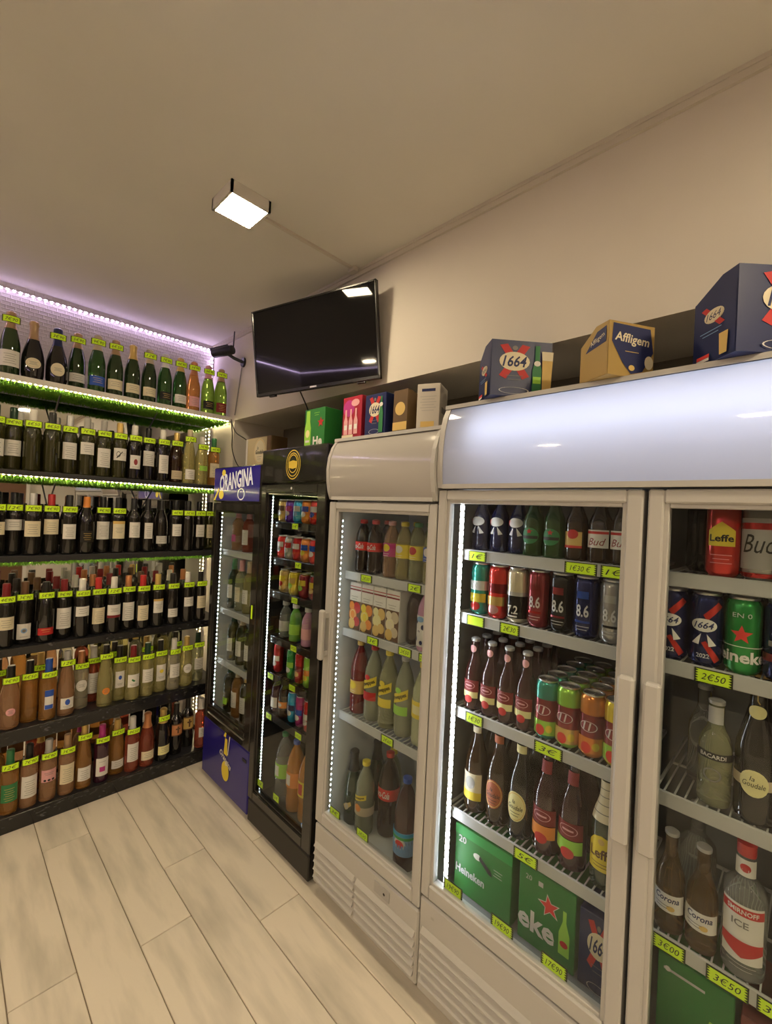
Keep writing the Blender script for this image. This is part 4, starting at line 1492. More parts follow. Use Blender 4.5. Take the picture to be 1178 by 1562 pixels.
def pr_1664(f, w, h, glass=True, big=1.):
    cx = -w * (.12 if glass else 0)
    r = .5 * min(w, h) * .9
    for s in (-1, 1):
        f.quad([(cx - s * r * .62, h * .90), (cx - s * r * .30, h * .93), (cx + s * r * .62, h * .36), (cx + s * r * .34, h * .30)], 'paper_red')
    f.oval(cx, h * .62, r * 1.25, h * .34, 'paper_cream')
    f.text('1664', cx, h * .62, h * .20, 'paper_navy', shear=.25, bold=.02, width=r * 1.0)
    f.oval(cx, h * .86, r * .22, h * .08, 'paper_inkgrey')
    f.lines(cx, h * .36, r * .7, 2, h * .07, 'paper_inkgrey')
    f.oval(cx, h * .02 + .012, w * .5, h * .12, 'paper_silver', inner=.92)
    if glass:
        bx = w * .25
        f.quad([(bx - .014, h * .06), (bx + .014, h * .06), (bx + .014, h * .48), (bx + .007, h * .66), (bx + .007, h * .92), (bx - .007, h * .92), (bx - .007, h * .66), (bx - .014, h * .48)], 'paper_green')
        f.oval(bx, h * .60, .020, .016, 'paper_white').rect(bx, h * .30, .024, .02, 'paper_lime', 1)
        gx = w * .41
        f.quad([(gx - .013, h * .06), (gx + .013, h * .06), (gx + .017, h * .66), (gx - .015, h * .66)], 'paper_gold').quad([(gx - .015, h * .66), (gx + .017, h * .66), (gx + .018, h * .82), (gx - .017, h * .82)], 'paper_cream')
    return f


def pr_1664side(f, w, h):
    f.rect(0, h * .5, w * .96, h * .94, 'carton_navy', 1)
    f.oval(0, h * .66, w * .46, h * .20, 'paper_cream').text('1664', 0, h * .66, h * .11, 'paper_navy', shear=.25, width=w * .36)
    f.quad([(-w * .3, h * .80), (-w * .18, h * .82), (w * .26, h * .50), (w * .14, h * .48)], 'paper_red')
    f.oval(0, h * .66, w * .44, h * .19, 'paper_cream').text('1664', 0, h * .66, h * .10, 'paper_navy', shear=.25, width=w * .34)
    f.lines(-w * .05, h * .45, w * .5, 2, h * .05, 'paper_lightblue')
    f.quad([(w * .18, h * .04), (w * .34, h * .04), (w * .36, h * .34), (w * .16, h * .34)], 'paper_gold').rect(-w * .2, h * .10, w * .3, h * .05, 'paper_brightred', 1).rect(-w * .2, h * .05, w * .3, h * .04, 'paper_white', 1)
    return f


mat('carton_green', (.025, .20, .035), .45)
mat('carton_navy', (.012, .022, .10), .4)
zf = .3705
carton('green beer carton with hand hole on wide fridge floor, leftmost', .205, .20, .215, (1.345, .7215, zf), RF, 'carton_green', [('front', pr_green(Flat(), .205, .215))], group='beer cartons in the fridge')
carton('green beer carton with red star on wide fridge floor', .165, .20, .215, (1.345, .5125, zf), RF, 'carton_green', [('front', pr_eke(Flat(), .165, .215))], group='beer cartons in the fridge')
carton('navy beer carton beside the green ones on wide fridge floor', .10, .20, .20, (1.345, .370, zf), RF, 'carton_navy', [('front', pr_1664(Flat(), .10, .20, False))], group='beer cartons in the fridge')
carton('green beer carton low behind the right door of wide fridge', .145, .20, .215, (1.345, .165, zf), RF, 'carton_green', [('front', Flat().rect(-.02, .185, .08, .006, 'paper_silver').oval(-.052, .186, .012, .012, 'paper_white').quad([(.02, .02), (.05, .02), (.05, .08), (.04, .13), (.03, .13), (.02, .08)], 'paper_lime'))], group='beer cartons in the fridge')
mat('carton_red', (.18, .03, .025), .5)
carton('dark red carton low behind the right door of wide fridge', .14, .20, .19, (1.345, .012, zf), RF, 'carton_red', [('front', Flat().rect(0, .12, .10, .04, 'paper_brown'))], group='beer cartons in the fridge')

# -- wide fridge, right door
z = 1.49 + E1
can('can50', 'brightred', 1.262, .150, z, 'pinkish red tall beer can %s' % pos(0, 'top', FQ), p_yellowleffe, 'yl', G % FQ)
can('can50', 'grey', 1.262, .084, z, 'silver tall beer can with script %s' % pos(1, 'top', FQ), p_bud, 'budc', G % FQ)
can('can50', 'black', 1.36, .205, z, 'dark can standing back in the gap on top shelf, right door', None, None, G % FQ)
can('can50', 'grey', 1.262, .014, z, 'silver tall can at the picture edge on top shelf, right door', p_bud, 'budc', G % FQ)
z = 1.282 + E1
for k, (c, fn, key, y, d) in enumerate((('navy', p_1664, 'c1664', .228, 'navy can with white oval'), ('navy', p_1664, 'c1664', .1755, 'navy can with white oval'), ('cangreen', p_green, 'cgreen', .108, 'green can with red star'), ('navy', p_dark, 'cdark', .0405, 'dark can with maroon band'))):
    if k == 0:
        y = .2435
    can('can50', c, 1.266, y, z, '%s %s' % (d, pos(k, 'second', FQ)), fn, key, G % FQ)
    for q in (1, 2):
        can('can50', 'navy', 1.266 + .07 * q, y, z, 'navy can, %s in line, %s column from left, second shelf, right door' % (ORD[q], ORD[k]), None, None, 'queued navy cans')
z = .97 + E1


def lb_brz(f):
    f.rect(0, .116, .10, .016, 'paper_ink', 14).text('BACARDI', 0, .116, .009, 'paper_white', bold=.02, width=.05).oval(0, .075, .034, .03, 'paper_inkgrey', inner=.8)
    f.rect(0, .203, .030, .038, 'paper_silver', 8)


def lb_goud2(f):
    f.rect(0, .090, .105, .022, 'paper_beige', 12).rect(.05, .088, .03, .024, 'paper_rust', 4)
    f.oval(0, .090, .050, .056, 'paper_paleyellow').text('la', -.003, .100, .010, 'paper_ink', shear=.2).text('Goudale', 0, .088, .011, 'paper_ink', shear=.2, width=.038)
    f.oval(0, .236, .030, .028, 'paper_paleyellow')


bottle('breezer', 'lemon', 'silver', ('brz', lb_brz), 1.272, .1495, z, RF, 'pale yellow bottle with black band %s' % pos(0, 'third', FQ), 'bottle', G % FQ, name='drink_bottle')
bottle('breezer', 'clear', 'silver', None, 1.365, .185, z, RF, 'clear bottle set back on third shelf, right door', 'bottle', G % FQ, name='drink_bottle')
for k in range(3):
    b = bottle('beer75', 'black', 'gold', ('goud2', lb_goud2) if k == 0 else None, 1.272 + .09 * k, .077, z, RF,
               'black bottle with wired stopper %s' % pos(1, 'third', FQ) if k == 0 else 'black wire-stoppered bottle, %s in line, third shelf, right door' % ORD[k], 'bottle', G % FQ if k == 0 else 'queued stoppered bottles', name='beer_bottle')
    ring = MB()
    pts = [(.021 * math.cos(a), .021 * math.sin(a), .286 + .010 * abs(math.sin(a))) for a in [2 * math.pi * q / 16 for q in range(17)]]
    ring.tube(pts, .0016, 'cap_gold', 5).tube([(0, -.021, .286), (0, -.024, .262), (.004, -.022, .255)], .0014, 'cap_gold', 5)
    link('wire_stopper', ring.mesh('wire_stopper'), b)
bottle('beer75', 'black', 'gold', None, 1.272, -.018, z, RF, 'black bottle at the picture edge on third shelf, right door', 'bottle', G % FQ, name='beer_bottle')
z = .638 + E1


def lb_corona(f):
    f.rect(0, .072, .075, .042, 'paper_white', 10).text('Corona', 0, .082, .014, 'paper_navy', shear=.2, bold=.02, width=.05).oval(.008, .062, .016, .012, 'paper_gold').lines(-.01, .066, .03, 2, .006, 'paper_inkgrey')


def lb_smir(f):
    f.rect(0, .100, .080, .120, 'paper_white', 10).rect(0, .146, .080, .018, 'paper_red', 10).text('SMIRNOFF', 0, .146, .010, 'paper_white', bold=.02, width=.055)
    f.text('ICE', -.004, .120, .014, 'paper_inkgrey', bold=.02, hs=1.1).quad([(-.038, .085), (.038, .085), (.038, .066), (0, .050), (-.038, .066)], 'paper_red').lines(0, .035, .05, 2, .008, 'paper_grey')
    f.rect(0, .228, .036, .036, 'paper_white', 8).oval(0, .228, .016, .018, 'paper_red')


bottle('longneck', 'corona', 'silver', ('corona', lb_corona), 1.268, .224, z, RF, 'amber beer bottle, white label %s' % pos(0, 'fourth', FQ), 'bottle', G % FQ, name='beer_bottle')
bottle('longneck', 'corona', 'silver', ('corona', lb_corona), 1.264, .160, z, RF, 'amber beer bottle, white label %s' % pos(1, 'fourth', FQ), 'bottle', G % FQ, name='beer_bottle')
bottle('vodka', 'waterclear', 'white', None, 1.352, .185, z, RF, 'clear bottle set back behind amber bottles on fourth shelf, right door', 'bottle', G % FQ, name='drink_bottle')
bottle('vodka', 'waterclear', 'red', ('smir', lb_smir), 1.270, .0855, z, RF, 'clear bottle with red cap %s' % pos(2, 'fourth', FQ), 'bottle', G % FQ, name='drink_bottle')
bottle('beer75', 'brown', 'gold', ('wy', lb_wy), 1.275, -.002, z, RF, 'dark bottle, yellow label %s' % pos(3, 'fourth', FQ), 'bottle', G % FQ, name='beer_bottle')

# -- single white fridge
z = 1.345 + E1


def lb_coke(f):
    f.rect(0, .112, .21, .036, 'paper_brightred', 24).text('Coca-Cola', 0, .112, .022, 'paper_white', shear=.35, bold=.02, width=.056)


def lb_tea(c1, c2):
    def fn(f):
        f.rect(0, .110, .21, .052, 'paper_' + c1, 24).oval(0, .118, .034, .030, 'paper_' + c2).lines(0, .095, .03, 2, .008, 'paper_white')
    return fn


row = [('cola', 'red', ('coke', lb_coke), 1.372, 'cola bottle with red label'), ('cola', 'red', ('coke', lb_coke), 1.300, 'cola bottle with red label'), ('rose', 'pink', ('tea1', lb_tea('magenta', 'yellow')), 1.205, 'pink tea bottle'),
       ('yellow', 'yellow', ('tea2', lb_tea('yellow', 'white')), 1.137, 'yellow tea bottle'), ('lemon', 'green', ('tea3', lb_tea('yellow', 'red')), 1.068, 'pale drink bottle with green cap'), ('yellow', 'navy', ('tea4', lb_tea('blue', 'white')), .999, 'yellow drink bottle with blue label')]
for k, (gl, cp, lb, y, d) in enumerate(row):
    bottle('pet05', gl, cp if cp != 'brightred' else 'red', lb, 1.273, y, z, RF, '%s %s' % (d, pos(k, 'top', FS)), 'bottle', G % FS, name='plastic_bottle')
    bottle('pet05', gl, cp, None, 1.345, y, z, RF, 'small plastic bottle, %s from left, back row, top shelf, single white fridge' % ORD[k], 'bottle', 'second row, single white fridge', name='plastic_bottle')
z = 1.105 + E1


def pr_juice(a, b):
    def mk():
        f = Flat()
        f.rect(0, .100, .068, .195, 'paper_white', 1)
        f.rect(0, .168, .068, .006, 'paper_darkred', 1).rect(0, .180, .068, .003, 'paper_red', 1)
        f.rect(0, .062, .068, .118, 'paper_brown', 1).oval(.012, .094, .044, .046, 'paper_' + b).oval(-.010, .064, .046, .052, 'paper_' + a).oval(-.010, .064, .034, .040, 'paper_paleyellow', inner=.85).oval(.014, .038, .038, .040, 'paper_' + b).oval(-.014, .026, .038, .044, 'paper_gold').oval(-.016, .100, .030, .034, 'paper_' + a)
        f.lines(0, .140, .04, 2, .010, 'paper_inkgrey')
        return f
    return mk


def cap_extra(t):
    c = MB().lathe([(.014, .193), (.014, .208), (.012, .210)], 'cap_white', 14, (0, -.012), 0)
    link('cap', c.mesh('cap'), t)


for k, (y, a, b, d) in enumerate(((1.368, 'orange', 'red', 'mixed fruit juice carton'), (1.296, 'yellow', 'orange', 'orange juice carton'), (1.224, 'paleyellow', 'gold', 'pineapple juice carton'), (1.152, 'cream', 'beige', 'pale fruit juice carton'))):
    carton('%s %s' % (d, pos(k, 'second', FS)), .070, .070, .196, (1.275, y, z), RF, 'paper_white', [('front', pr_juice(a, b)())], name='juice_carton', group=G % FS, extra=cap_extra)
bottle('pet10', 'cola', 'black', None, 1.30, 1.082, z, RF, 'dark cola bottle %s' % pos(4, 'second', FS), 'bottle', G % FS, name='plastic_bottle', sz=.78)


def lb_spots(f):
    f.rect(0, .075, .20, .110, 'paper_white', 22)
    for (u, v, s) in ((-.02, .11, .016), (.01, .09, .014), (-.008, .07, .012), (.02, .06, .016), (-.02, .045, .014), (.005, .035, .012)):
        f.oval(u, v, s, s * 1.3, 'paper_navy')
    f.oval(.0, .118, .03, .02, 'paper_lightblue')


bottle('pet05', 'pinkmilk', 'white', ('spots', lb_spots), 1.262, 1.004, z, RF, 'white bottle with dark spots %s' % pos(5, 'second', FS), 'bottle', G % FS, name='plastic_bottle')
z = .752 + E1


def lb_schw(low, cap=None):
    def fn(f):
        f.quad([(-.040, .112), (.040, .146), (.040, .180), (-.040, .146)], 'paper_yellow').text('Schweppes', 0, .146, .020, 'paper_ink', bold=.03, width=.072, rot=.40)
        f.rect(0, .100, .080, .032, 'paper_' + low, 12)
        f.oval(0, .172, .026, .020, 'paper_brightred' if low == 'red' else 'paper_' + low)
    return fn


def lb_lem(f):
    f.rect(0, .130, .25, .060, 'paper_yellow', 26).rect(0, .130, .04, .030, 'paper_paleyellow', 6)


row = [('juicer', 'gold', ('sred', lb_tea('gold', 'yellow')), 1.366, 'dark red syrup bottle'), ('cloudy', 'red', ('s1', lb_schw('red')), 1.280, 'tonic bottle with red label'), ('lemon', 'yellow', ('s2', lb_schw('yellow')), 1.196, 'tonic bottle with yellow label'),
       ('cloudy', 'silver', ('s3', lb_schw('lime')), 1.110, 'tonic bottle with green label'), ('lemonade', 'yellow', ('lem', lb_lem), 1.020, 'cloudy lemonade bottle with yellow label')]
for k, (gl, cp, lb, y, d) in enumerate(row):
    bottle('pet10', gl, cp, lb, 1.283, y, z, RF, '%s %s' % (d, pos(k, 'third', FS)), 'bottle', G % FS, name='plastic_bottle', sz=1.04)
z = .2855
bottle('champ', 'darkgreen', 'black', ('perr', lambda f: f.quad([(-.02, .075), (.022, .10), (.026, .085), (.0, .06)], 'paper_gold').oval(.004, .078, .02, .028, 'paper_beige')), 1.285, 1.376, z, RF, 'dark green sparkling bottle at left on the floor of single white fridge', 'bottle', G % FS, name='drink_bottle')
bottle('champ', 'darkgreen', 'black', None, 1.42, 1.372, z, RF, 'dark green bottle set far back on the floor of single white fridge', 'bottle', G % FS, name='drink_bottle')
bottle('pet10', 'cloudy', 'yellow', ('s4', lambda f: (f.quad([(-.036, .130), (.036, .150), (.036, .170), (-.036, .150)], 'paper_yellow').text('Schweppes', 0, .150, .012, 'paper_ink', bold=.03, width=.058, rot=.27).rect(0, .100, .24, .034, 'paper_beige', 24).oval(0, .112, .03, .03, 'paper_orange'))), 1.278, 1.296, z, RF, 'cloudy tonic bottle with yellow cap on the floor of single white fridge', 'bottle', G % FS, name='plastic_bottle')
bottle('pet15', 'cola', 'red', ('coke15', lambda f: f.rect(0, .175, .28, .046, 'paper_brightred', 26).text('Coca-Cola', 0, .175, .028, 'paper_white', shear=.35, bold=.02, width=.070)), 1.345, 1.225, z, RF, 'large cola bottle with red label on floor of single white fridge', 'bottle', G % FS, name='plastic_bottle')
bottle('pet10', 'lemon', 'yellow', None, 1.43, 1.282, z, RF, 'pale bottle at the back of the floor, single white fridge', 'bottle', G % FS, name='plastic_bottle')
bottle('pet15', 'redberry', 'blue', ('oasis', lambda f: f.rect(0, .105, .28, .085, 'paper_lightblue', 26).oval(.008, .105, .050, .044, 'paper_white').oval(.008, .105, .034, .030, 'paper_brightred').rect(0, .140, .28, .012, 'paper_cyan', 26).rect(0, .128, .28, .010, 'paper_cangreen', 26)), 1.268, 1.062, z, RF, 'large dark berry drink bottle with blue cap on fridge floor', 'bottle', G % FS, name='plastic_bottle')


# -- black fridge
def row_cans(z, items, shelf, kind='can33', x=1.246):
    for k, (c, y, d, cs) in enumerate(items):
        def fn(f, cs=cs):
            f.rect(0, .070, .06, .026, 'can_' + cs[0], 8).oval(0, .045, .034, .026, 'can_' + cs[1])
        can(kind, c, x, y, z, '%s %s' % (d, pos(k, shelf, FB)), fn, ('b',) + cs, G % FB)


row_cans(1.53 + E1, [('gold', 1.945, 'gold soda can', ('brown', 'white')), ('purple', 1.876, 'purple soda can', ('magenta', 'silver')), ('cyan', 1.807, 'cyan soda can', ('white', 'lightblue')), ('orange', 1.738, 'orange soda can', ('blue', 'white')), ('brightred', 1.669, 'red soda can', ('white', 'blue')), ('red', 1.60, 'red soda can', ('white', 'silver'))], 'top')
row_cans(1.348 + E1, [('brightred', 1.938, 'red cola can', ('white', 'silver')), ('grey', 1.869, 'silver and red can', ('red', 'white')), ('red', 1.80, 'dark red can', ('white', 'red')), ('orange', 1.731, 'orange soda can', ('blue', 'yellow')), ('brightred', 1.662, 'red soda can', ('blue', 'white')), ('brightred', 1.593, 'red soda can', ('white', 'white'))], 'second')
row_cans(1.18 + E1, [('gold', 1.905, 'gold yellow can', ('yellow', 'red')), ('yellow', 1.82, 'yellow can', ('gold', 'lime')), ('maroon', 1.735, 'fruit-print can', ('yellow', 'lime')), ('maroon', 1.65, 'fruit-print can', ('yellow', 'gold'))], 'third')
for k, (gl, cp, y, d, c) in enumerate((('waterclear', 'grey', 1.89, 'clear small bottle', 'grey'), ('limegreen', 'white', 1.802, 'green drink bottle', 'lime'), ('pinkmilk', 'white', 1.70, 'pink drink bottle', 'pink'))):
    bottle('small', gl, cp, ('sm' + c, lambda f, c=c: f.rect(0, .060, .10, .050, 'paper_' + c, 12)), 1.246, y, .955 + E1, RF, '%s %s' % (d, pos(k, 'fourth', FB)), 'bottle', G % FB, name='plastic_bottle')
row_cans(.77 + E1, [('red', 1.938, 'red slim can', ('white', 'white')), ('cangreen', 1.816, 'green can', ('lime', 'white')), ('red', 1.745, 'red can', ('darkred', 'gold')), ('lime', 1.676, 'lime green can', ('orange', 'yellow')), ('lime', 1.608, 'lime green can', ('orange', 'yellow'))], 'fifth', 'slim')
bottle('small', 'purple', 'copper', ('smd', lambda f: f.rect(0, .050, .06, .05, 'paper_white', 8)), 1.246, 1.935, .57 + E1, RF, 'dark small bottle %s' % pos(0, 'sixth', FB), 'bottle', G % FB, name='drink_bottle')
row_cans(.57 + E1, [('cyan', 1.79, 'blue can', ('navy', 'white')), ('magenta', 1.725, 'pink can', ('blue', 'white')), ('red', 1.66, 'red can', ('white', 'silver')), ('red', 1.595, 'dark red can', ('white', 'gold'))], 'sixth', 'slim')
bottle('small', 'brown', 'copper', ('smc', lambda f: f.rect(0, .060, .08, .03, 'paper_orange', 8).oval(0, .06, .03, .02, 'paper_white')), 1.246, 1.865, .57 + E1, RF, 'amber small bottle beside the dark one, sixth shelf, black fridge', 'bottle', G % FB, name='drink_bottle')
z = .1505
for k, (gl, cp, y, d, c1, c2) in enumerate((('waterclear', 'green', 1.865, 'clear bottle with green label', 'lime', 'white'), ('fanta', 'blue', 1.765, 'orange soda bottle with blue cap', 'orange', 'white'), ('fanta', 'orange', 1.667, 'orange fruit drink bottle', 'yellow', 'red'))):
    bottle('pet15', gl, cp, ('pb%d' % k, lambda f, c1=c1, c2=c2: f.rect(0, .155, .28, .070, 'paper_' + c1, 26).rect(0, .155, .030, .05, 'paper_' + c2, 4)), 1.262, y, z, RF, '%s, %s from left on floor of black fridge' % (d, ORD[k]), 'bottle', G % FB, name='plastic_bottle')

# -- purple fridge
for z, shelf, row in ((1.34 + E1, 'top', [('rose', 'pink', (.09, .05, .05, 'magenta', ''), 2.445, 'pink rose bottle'), ('redrose', 'pink', (.105, .066, .105, 'white', ''), 2.318, 'rose bottle with large white label')]),
                      (.995 + E1, 'second', [('darkgreen', 'green', (.105, .06, .08, 'white', ''), 2.468, 'green wine bottle'), ('palegreen', 'pink', (.10, .06, .085, 'cream', ''), 2.375, 'pale wine bottle'), ('yellow', 'beige', (.10, .06, .08, 'white', ''), 2.285, 'yellow wine bottle'), ('yellow', 'gold', (.10, .06, .08, 'white', ''), 2.195, 'yellow wine bottle')]),
                      (.695 + E1, 'third', [('olive', 'darkgreen', (.10, .06, .08, 'white', ''), 2.44, 'olive wine bottle'), ('olive', 'beige', (.10, .06, .09, 'white', ''), 2.335, 'olive wine bottle'), ('olive', 'beige', (.10, .06, .09, 'white', ''), 2.235, 'olive wine bottle')]),
                      (.3855, 'lowest', [('olive', 'darkgreen', (.07, .05, .04, 'lime', ''), 2.46, 'olive bottle with green label'), ('amber', 'beige', (.11, .06, .09, 'white', ''), 2.36, 'amber bottle'), ('olive', 'gold', (.11, .06, .09, 'white', ''), 2.26, 'olive bottle with white label')])):
    for k, (gl, cp, lb, y, d) in enumerate(row):
        bottle('bordeaux', gl, cp, wine_label(lb), 1.255, y, z, RF, '%s %s' % (d, pos(k, shelf, FP)), 'wine bottle', G % FP, sz={'top': .80, 'third': .95}.get(shelf, .97))

# ---------------------------------------------------------------- cartons on top of the fridges
def place(corner, ang, w, d):
    """base centre of a box whose near front-left corner and front direction are given"""
    a = math.radians(ang)
    ux, uy = math.cos(a), math.sin(a)
    vx, vy = -math.sin(a), math.cos(a)
    return (corner[0] + ux * w / 2 + vx * d / 2, corner[1] + uy * w / 2 + vy * d / 2, corner[2])


T4, T3 = 1.9645, 1.9015
w_, d_, h_ = .185, .115, .165
carton('navy beer carton with bottle and glass picture on wide fridge', w_, d_, h_, place((1.13, .700, T4), -41, w_, d_), math.radians(-41), 'carton_navy', [('front', pr_1664(Flat(), w_, h_)), ('left', pr_1664side(Flat(), d_, h_ * .8))], (.55, .80))
w_, d_, h_ = .20, .125, .18
carton('navy beer carton at the right picture edge on wide fridge', w_, d_, h_, place((1.13, .128, T4), -45, w_, d_), math.radians(-45), 'carton_navy', [('front', pr_1664(Flat(), w_, h_, False)), ('left', pr_1664side(Flat(), d_, h_ * .85))], (.35, .82))
mat('carton_gold', (.42, .28, .08), .5)
w_, d_, h_ = .135, .10, .132
f = Flat()
f.quad([(-w_ * .42, h_ * .96), (w_ * .40, h_ * .94), (w_ * .48, h_ * .50), (w_ * .25, h_ * .12), (0, h_ * .05), (-w_ * .2, h_ * .25), (-w_ * .44, h_ * .62)], 'paper_navy')
f.text('Affligem', 0, h_ * .68, h_ * .22, 'paper_cream', shear=.12, bold=.02, width=w_ * .76, rot=-.06).lines(0, h_ * .46, w_ * .3, 1, .01, 'paper_gold')
f.oval(w_ * .38, h_ * .30, .026, .034, 'paper_cream').oval(0, h_ * .16, .018, .014, 'paper_gold')
f2 = Flat().rect(0, h_ * .33, d_ * .98, h_ * .64, 'carton_gold', 1).quad([(-d_ * .3, h_ * .55), (d_ * .42, h_ * .62), (d_ * .42, h_ * .92), (d_ * .1, h_ * .88)], 'paper_navy').text('Affligem', d_ * .12, h_ * .72, h_ * .12, 'paper_cream', width=d_ * .5, rot=.3)
carton('gold beer carton with dark blue name panel on wide fridge', w_, d_, h_, place((1.13, .374, T4), -31, w_, d_), math.radians(-31), 'carton_gold', [('front', f), ('left', f2)], (.45, .72))
mat('carton_white', (.62, .58, .52), .6)
w_, d_, h_ = .10, .085, .165
f = Flat().rect(0, h_ * .86, .05, .010, 'paper_navy', 1).lines(0, h_ * .72, .06, 6, .010, 'paper_grey').rect(0, h_ * .12, .05, .02, 'paper_gold', 1)
f2 = Flat().rect(0, h_ * .45, .06, .022, 'paper_inkgrey', 1)
carton('white carton with small print at right end of single fridge top', d_, w_, h_, place((1.190, 1.035, T3), -68, d_, w_), math.radians(-68), 'carton_white', [('front', f), ('right', f2)])
w_, d_, h_ = .115, .13, .165
f = Flat()
pr_1664(f, w_, h_, False)
f.quad([(.026, .01), (.048, .01), (.048, .085), (.042, .115), (.042, .150), (.033, .150), (.033, .115), (.026, .085)], 'paper_green').oval(.037, .118, .02, .016, 'paper_white')
carton('small navy beer carton with bottle picture on single fridge', w_, d_, h_, (1.19 + d_ / 2, 1.250, T3), RF, 'carton_navy', [('front', f)])
mat('carton_brown', (.14, .085, .035), .5)
f = Flat().oval(0, .09, .05, .05, 'paper_gold').rect(0, .025, .07, .03, 'paper_gold', 1)
carton('narrow brown and gold carton on single fridge', .070, .11, .160, (1.250, 1.120, T3), RF, 'carton_brown', [('front', f)], (.2, .85))
mat('carton_grey', (.26, .24, .22), .6)
carton('plain grey carton standing back on single fridge', .085, .10, .17, (1.355, 1.390, T3), RF, 'carton_grey', [('front', Flat().text('7', 0, .07, .05, 'paper_inkgrey', shear=.3))])
f = Flat()
f.quad([(-.072, .0), (-.024, .0), (-.024, .085), (-.032, .115), (-.034, .165), (-.060, .165), (-.062, .115), (-.072, .085)], 'paper_lime').oval(-.048, .06, .030, .036, 'paper_paleyellow').rect(-.048, .025, .03, .01, 'paper_white', 1)
f.text('He', .030, .024, .040, 'paper_white', bold=.04, hs=1.1).star(.050, .105, .024, 'paper_red').lines(.02, .15, .04, 2, .01, 'paper_lime')
carton('green beer carton with bottle picture on black fridge', .150, .10, .172, (1.235, 1.640, 1.8875), RF, 'carton_green', [('front', f)])
mat('carton_bright_red', (.42, .02, .04), .45)
f = Flat()
f.oval(-.02, .13, .07, .07, 'paper_magenta').oval(.02, .15, .05, .03, 'paper_pink')
for u in (-.036, -.004, .028):
    f.quad([(u - .012, .02), (u + .012, .02), (u + .012, .075), (u + .005, .095), (u + .005, .125), (u - .005, .125), (u - .005, .095), (u - .012, .075)], 'paper_pink').rect(u, .05, .018, .02, 'paper_white', 1)
f.rect(-.02, .010, .07, .016, 'paper_cream', 1)
carton('red carton with pink bottle pictures on single fridge left end', .118, .05, .178, (1.222, 1.396, T3), RF, 'carton_bright_red', [('front', f)])
mat('carton_cream', (.62, .52, .32), .5)
f = Flat().rect(-.02, .0815, .222, .160, 'carton_cream', 1)
f.oval(.02, .085, .120, .140, 'paper_cream').oval(.02, .085, .112, .132, 'paper_gold', inner=.95).text('la', .0, .105, .018, 'paper_ink', shear=.2).text('Goudale', .02, .082, .022, 'paper_ink', shear=.2, bold=.01, width=.085).lines(.02, .055, .05, 2, .012, 'paper_inkgrey')
f.rect(.118, .08, .034, .16, 'paper_brown', 1).rect(-.118, .08, .02, .16, 'paper_white', 1)
carton('cream beer carton with oval label on purple fridge', .27, .10, .165, (1.275, 2.205, 1.8205), RF, 'carton_brown', [('front', f)])

# ---------------------------------------------------------------- television
K = .92
tvc = Vector((0, 0, 1.6)) + K * Vector((1.24122, 1.77726, .80807))
yaw, tilt, roll = .30987, .1160, .04016
n = Vector((-math.cos(yaw) * math.cos(tilt), -math.sin(yaw) * math.cos(tilt), -math.sin(tilt)))
r = Vector((math.sin(yaw), -math.cos(yaw), 0))
u = n.cross(r) * -1
if u.z < 0:
    u = -u
r2 = math.cos(roll) * r + math.sin(roll) * u
u2 = -math.sin(roll) * r + math.cos(roll) * u
tm = Matrix((r2, -n, u2)).transposed().to_4x4()
tm.translation = tvc
tv = thing('television', 'black flat television tilted down from the bulkhead wall', 'television')
tv.matrix_world = tm
W, H = .735 * K, .435 * K
mb = MB()
bz = .009
mb.bbox(-W / 2, W / 2, 0, .022, -H / 2, -H / 2 + .016, 'tv_black', .002).bbox(-W / 2, W / 2, 0, .022, H / 2 - bz, H / 2, 'tv_black', .002)
mb.bbox(-W / 2, -W / 2 + bz, 0, .022, -H / 2, H / 2, 'tv_black', .002).bbox(W / 2 - bz, W / 2, 0, .022, -H / 2, H / 2, 'tv_black', .002)
link('bezel', mb.mesh('bezel'), tv)
link('screen', MB().box(-W / 2 + .006, W / 2 - .006, .004, .010, -H / 2 + .012, H / 2 - .006, 'tv_screen').mesh('screen'), tv)
link('back_cover', MB().bbox(-W / 2 + .006, W / 2 - .006, .0105, .024, -H / 2 + .006, H / 2 - .006, 'tv_black', .003).bbox(-W * .28, W * .28, .024, .040, -H * .30, H * .25, 'tv_black', .006).mesh('back_cover'), tv)
link('logo', Flat().rect(0, 0, .036, .007, 'tv_logo', 1).flat().mesh('logo'), tv, (0, 0, -H / 2 + .009))
for a in (-W * .36, W * .36):
    link('foot', MB().bbox(a - .02, a + .02, .004, .018, -H / 2 - .008, -H / 2, 'tv_black', .002).mesh('foot'), tv)
# wall arm in the television's own frame
inv = tm.inverted()
p0 = inv @ Vector((XR - .002, tvc.y + .02, tvc.z))
link('wall_arm', MB().tube([(0, .034, 0), tuple(p0)], .014, 'plastic_black', 8).mesh('wall_arm'), tv)
cb = MB().tube([(1.20, 1.80, 2.18), (1.235, 1.78, 2.10), (1.25, 1.735, 2.0), (1.285, 1.725, 1.93), (1.30, 1.72, 1.892)], .0035, 'cable', 6)
single('television_cable', cb, 'thin black cable hanging from television to black fridge', 'cable', (1.30, 1.72, 1.892))

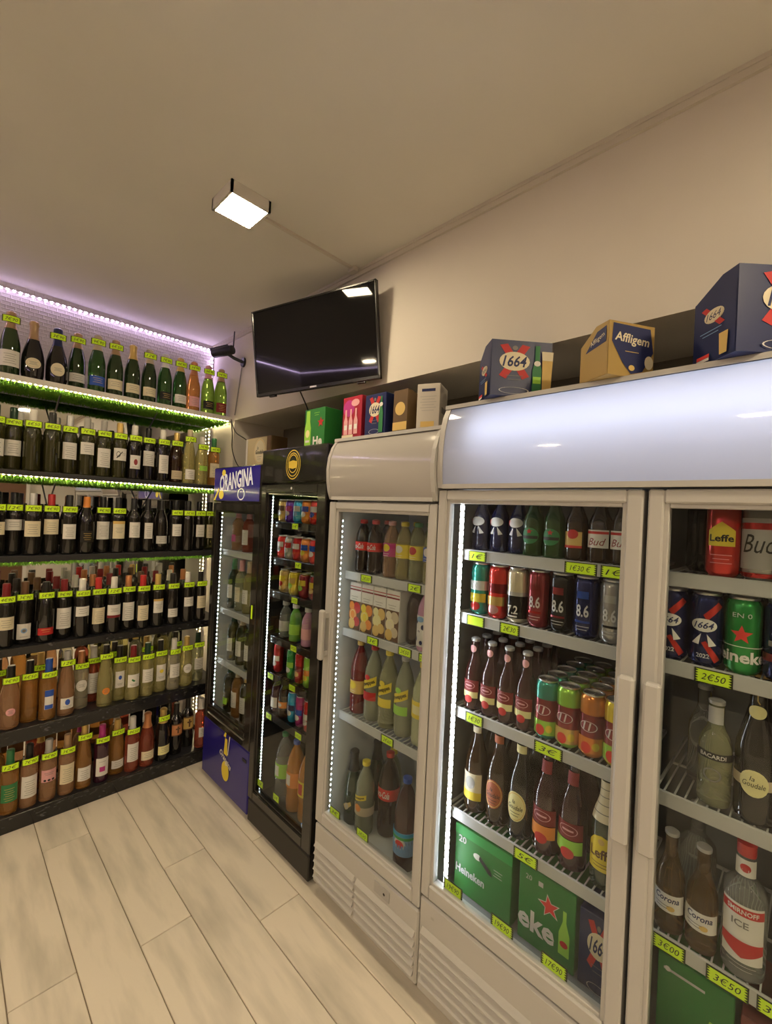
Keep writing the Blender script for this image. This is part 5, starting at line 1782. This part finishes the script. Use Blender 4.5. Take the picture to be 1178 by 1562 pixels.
# ---------------------------------------------------------------- security camera on the corner pier
cc = thing('security_camera', 'black bullet security camera with antenna beside the corner light strip', 'camera', (XR, 2.56, 2.49))
mnt = MB()
mnt.prism([(2.56 + .026 * math.cos(a), 2.49 + .030 * math.sin(a)) for a in [2 * math.pi * k / 16 for k in range(16)]], 'x', XR - .012, XR - .0005, 'plastic_black')
part('wall_plate', mnt, cc)
part('arm', MB().tube([(XR - .01, 2.56, 2.49), (1.245, 2.58, 2.505), (1.215, 2.60, 2.525)], .010, 'plastic_black', 10), cc)
a, b = Vector((1.165, 2.70, 2.537)), Vector((1.225, 2.555, 2.548))
d = (b - a).normalized()
bd = MB()
prof = [(.0, .021), (.004, .026), (.12, .030), (.150, .026), (.156, .012)]
pts_v, pts_f = [], []
s1_ = d.cross(Vector((0, 0, 1))).normalized()
s2_ = s1_.cross(d)
for q, rr in prof:
    for k in range(16):
        an = 2 * math.pi * k / 16
        pts_v.append(a + d * q + rr * (math.cos(an) * s1_ + math.sin(an) * s2_))
for i in range(len(prof) - 1):
    for k in range(16):
        pts_f.append((i * 16 + k, i * 16 + (k + 1) % 16, (i + 1) * 16 + (k + 1) % 16, (i + 1) * 16 + k))
pts_f += [tuple(range(16)), tuple(4 * 16 + k for k in range(16))]
bd.add(pts_v, pts_f, 'plastic_black', True)
part('housing', bd, cc)
part('lens', MB().tube([tuple(a - d * .002), tuple(a + d * .004)], .015, 'tv_screen', 14), cc)
part('sun_hood', MB().tube([tuple(a - d * .022 + Vector((0, 0, .028))), tuple(a + d * .11 + Vector((0, 0, .030)))], .010, 'plastic_black', 8), cc)
part('antenna', MB().tube([(1.222, 2.552, 2.56), (1.224, 2.55, 2.655)], .0040, 'plastic_black', 8), cc)
single('camera_conduit', MB().tube([(XR - .006, 2.575, 2.462), (XR - .006, 2.64, 2.172)], .004, 'cable_grey', 6), 'grey cable running down the wall below the security camera', 'cable', (XR - .006, 2.64, 2.172))

# loose cables by the shelf corner
for k, (pts, lab) in enumerate((([(1.292, 2.682, 2.150), (1.286, 2.60, 2.06), (1.265, 2.40, 1.985), (1.33, 2.345, 1.90), (1.345, 2.35, 1.828)], 'black cable running from shelf corner to cream carton'),
                                ([(1.294, 2.684, 2.140), (1.297, 2.668, 2.05), (1.292, 2.65, 1.96), (1.30, 2.61, 1.88), (1.30, 2.54, 1.826)], 'curved black cable dropping from shelf corner to purple fridge'))):
    P_ = [Vector(p) for p in pts]
    out = []
    for i in range(len(P_) - 1):
        q0, q1, q2, q3 = P_[max(i - 1, 0)], P_[i], P_[i + 1], P_[min(i + 2, len(P_) - 1)]
        for s in range(6):
            tt = s / 6
            out.append(.5 * ((2 * q1) + (q2 - q0) * tt + (2 * q0 - 5 * q1 + 4 * q2 - q3) * tt * tt + (3 * q1 - q0 - 3 * q2 + q3) * tt ** 3))
    out.append(P_[-1])
    single('power_cable', MB().tube([tuple(p) for p in out], .003, 'cable', 6), lab, 'cable', pts[-1])
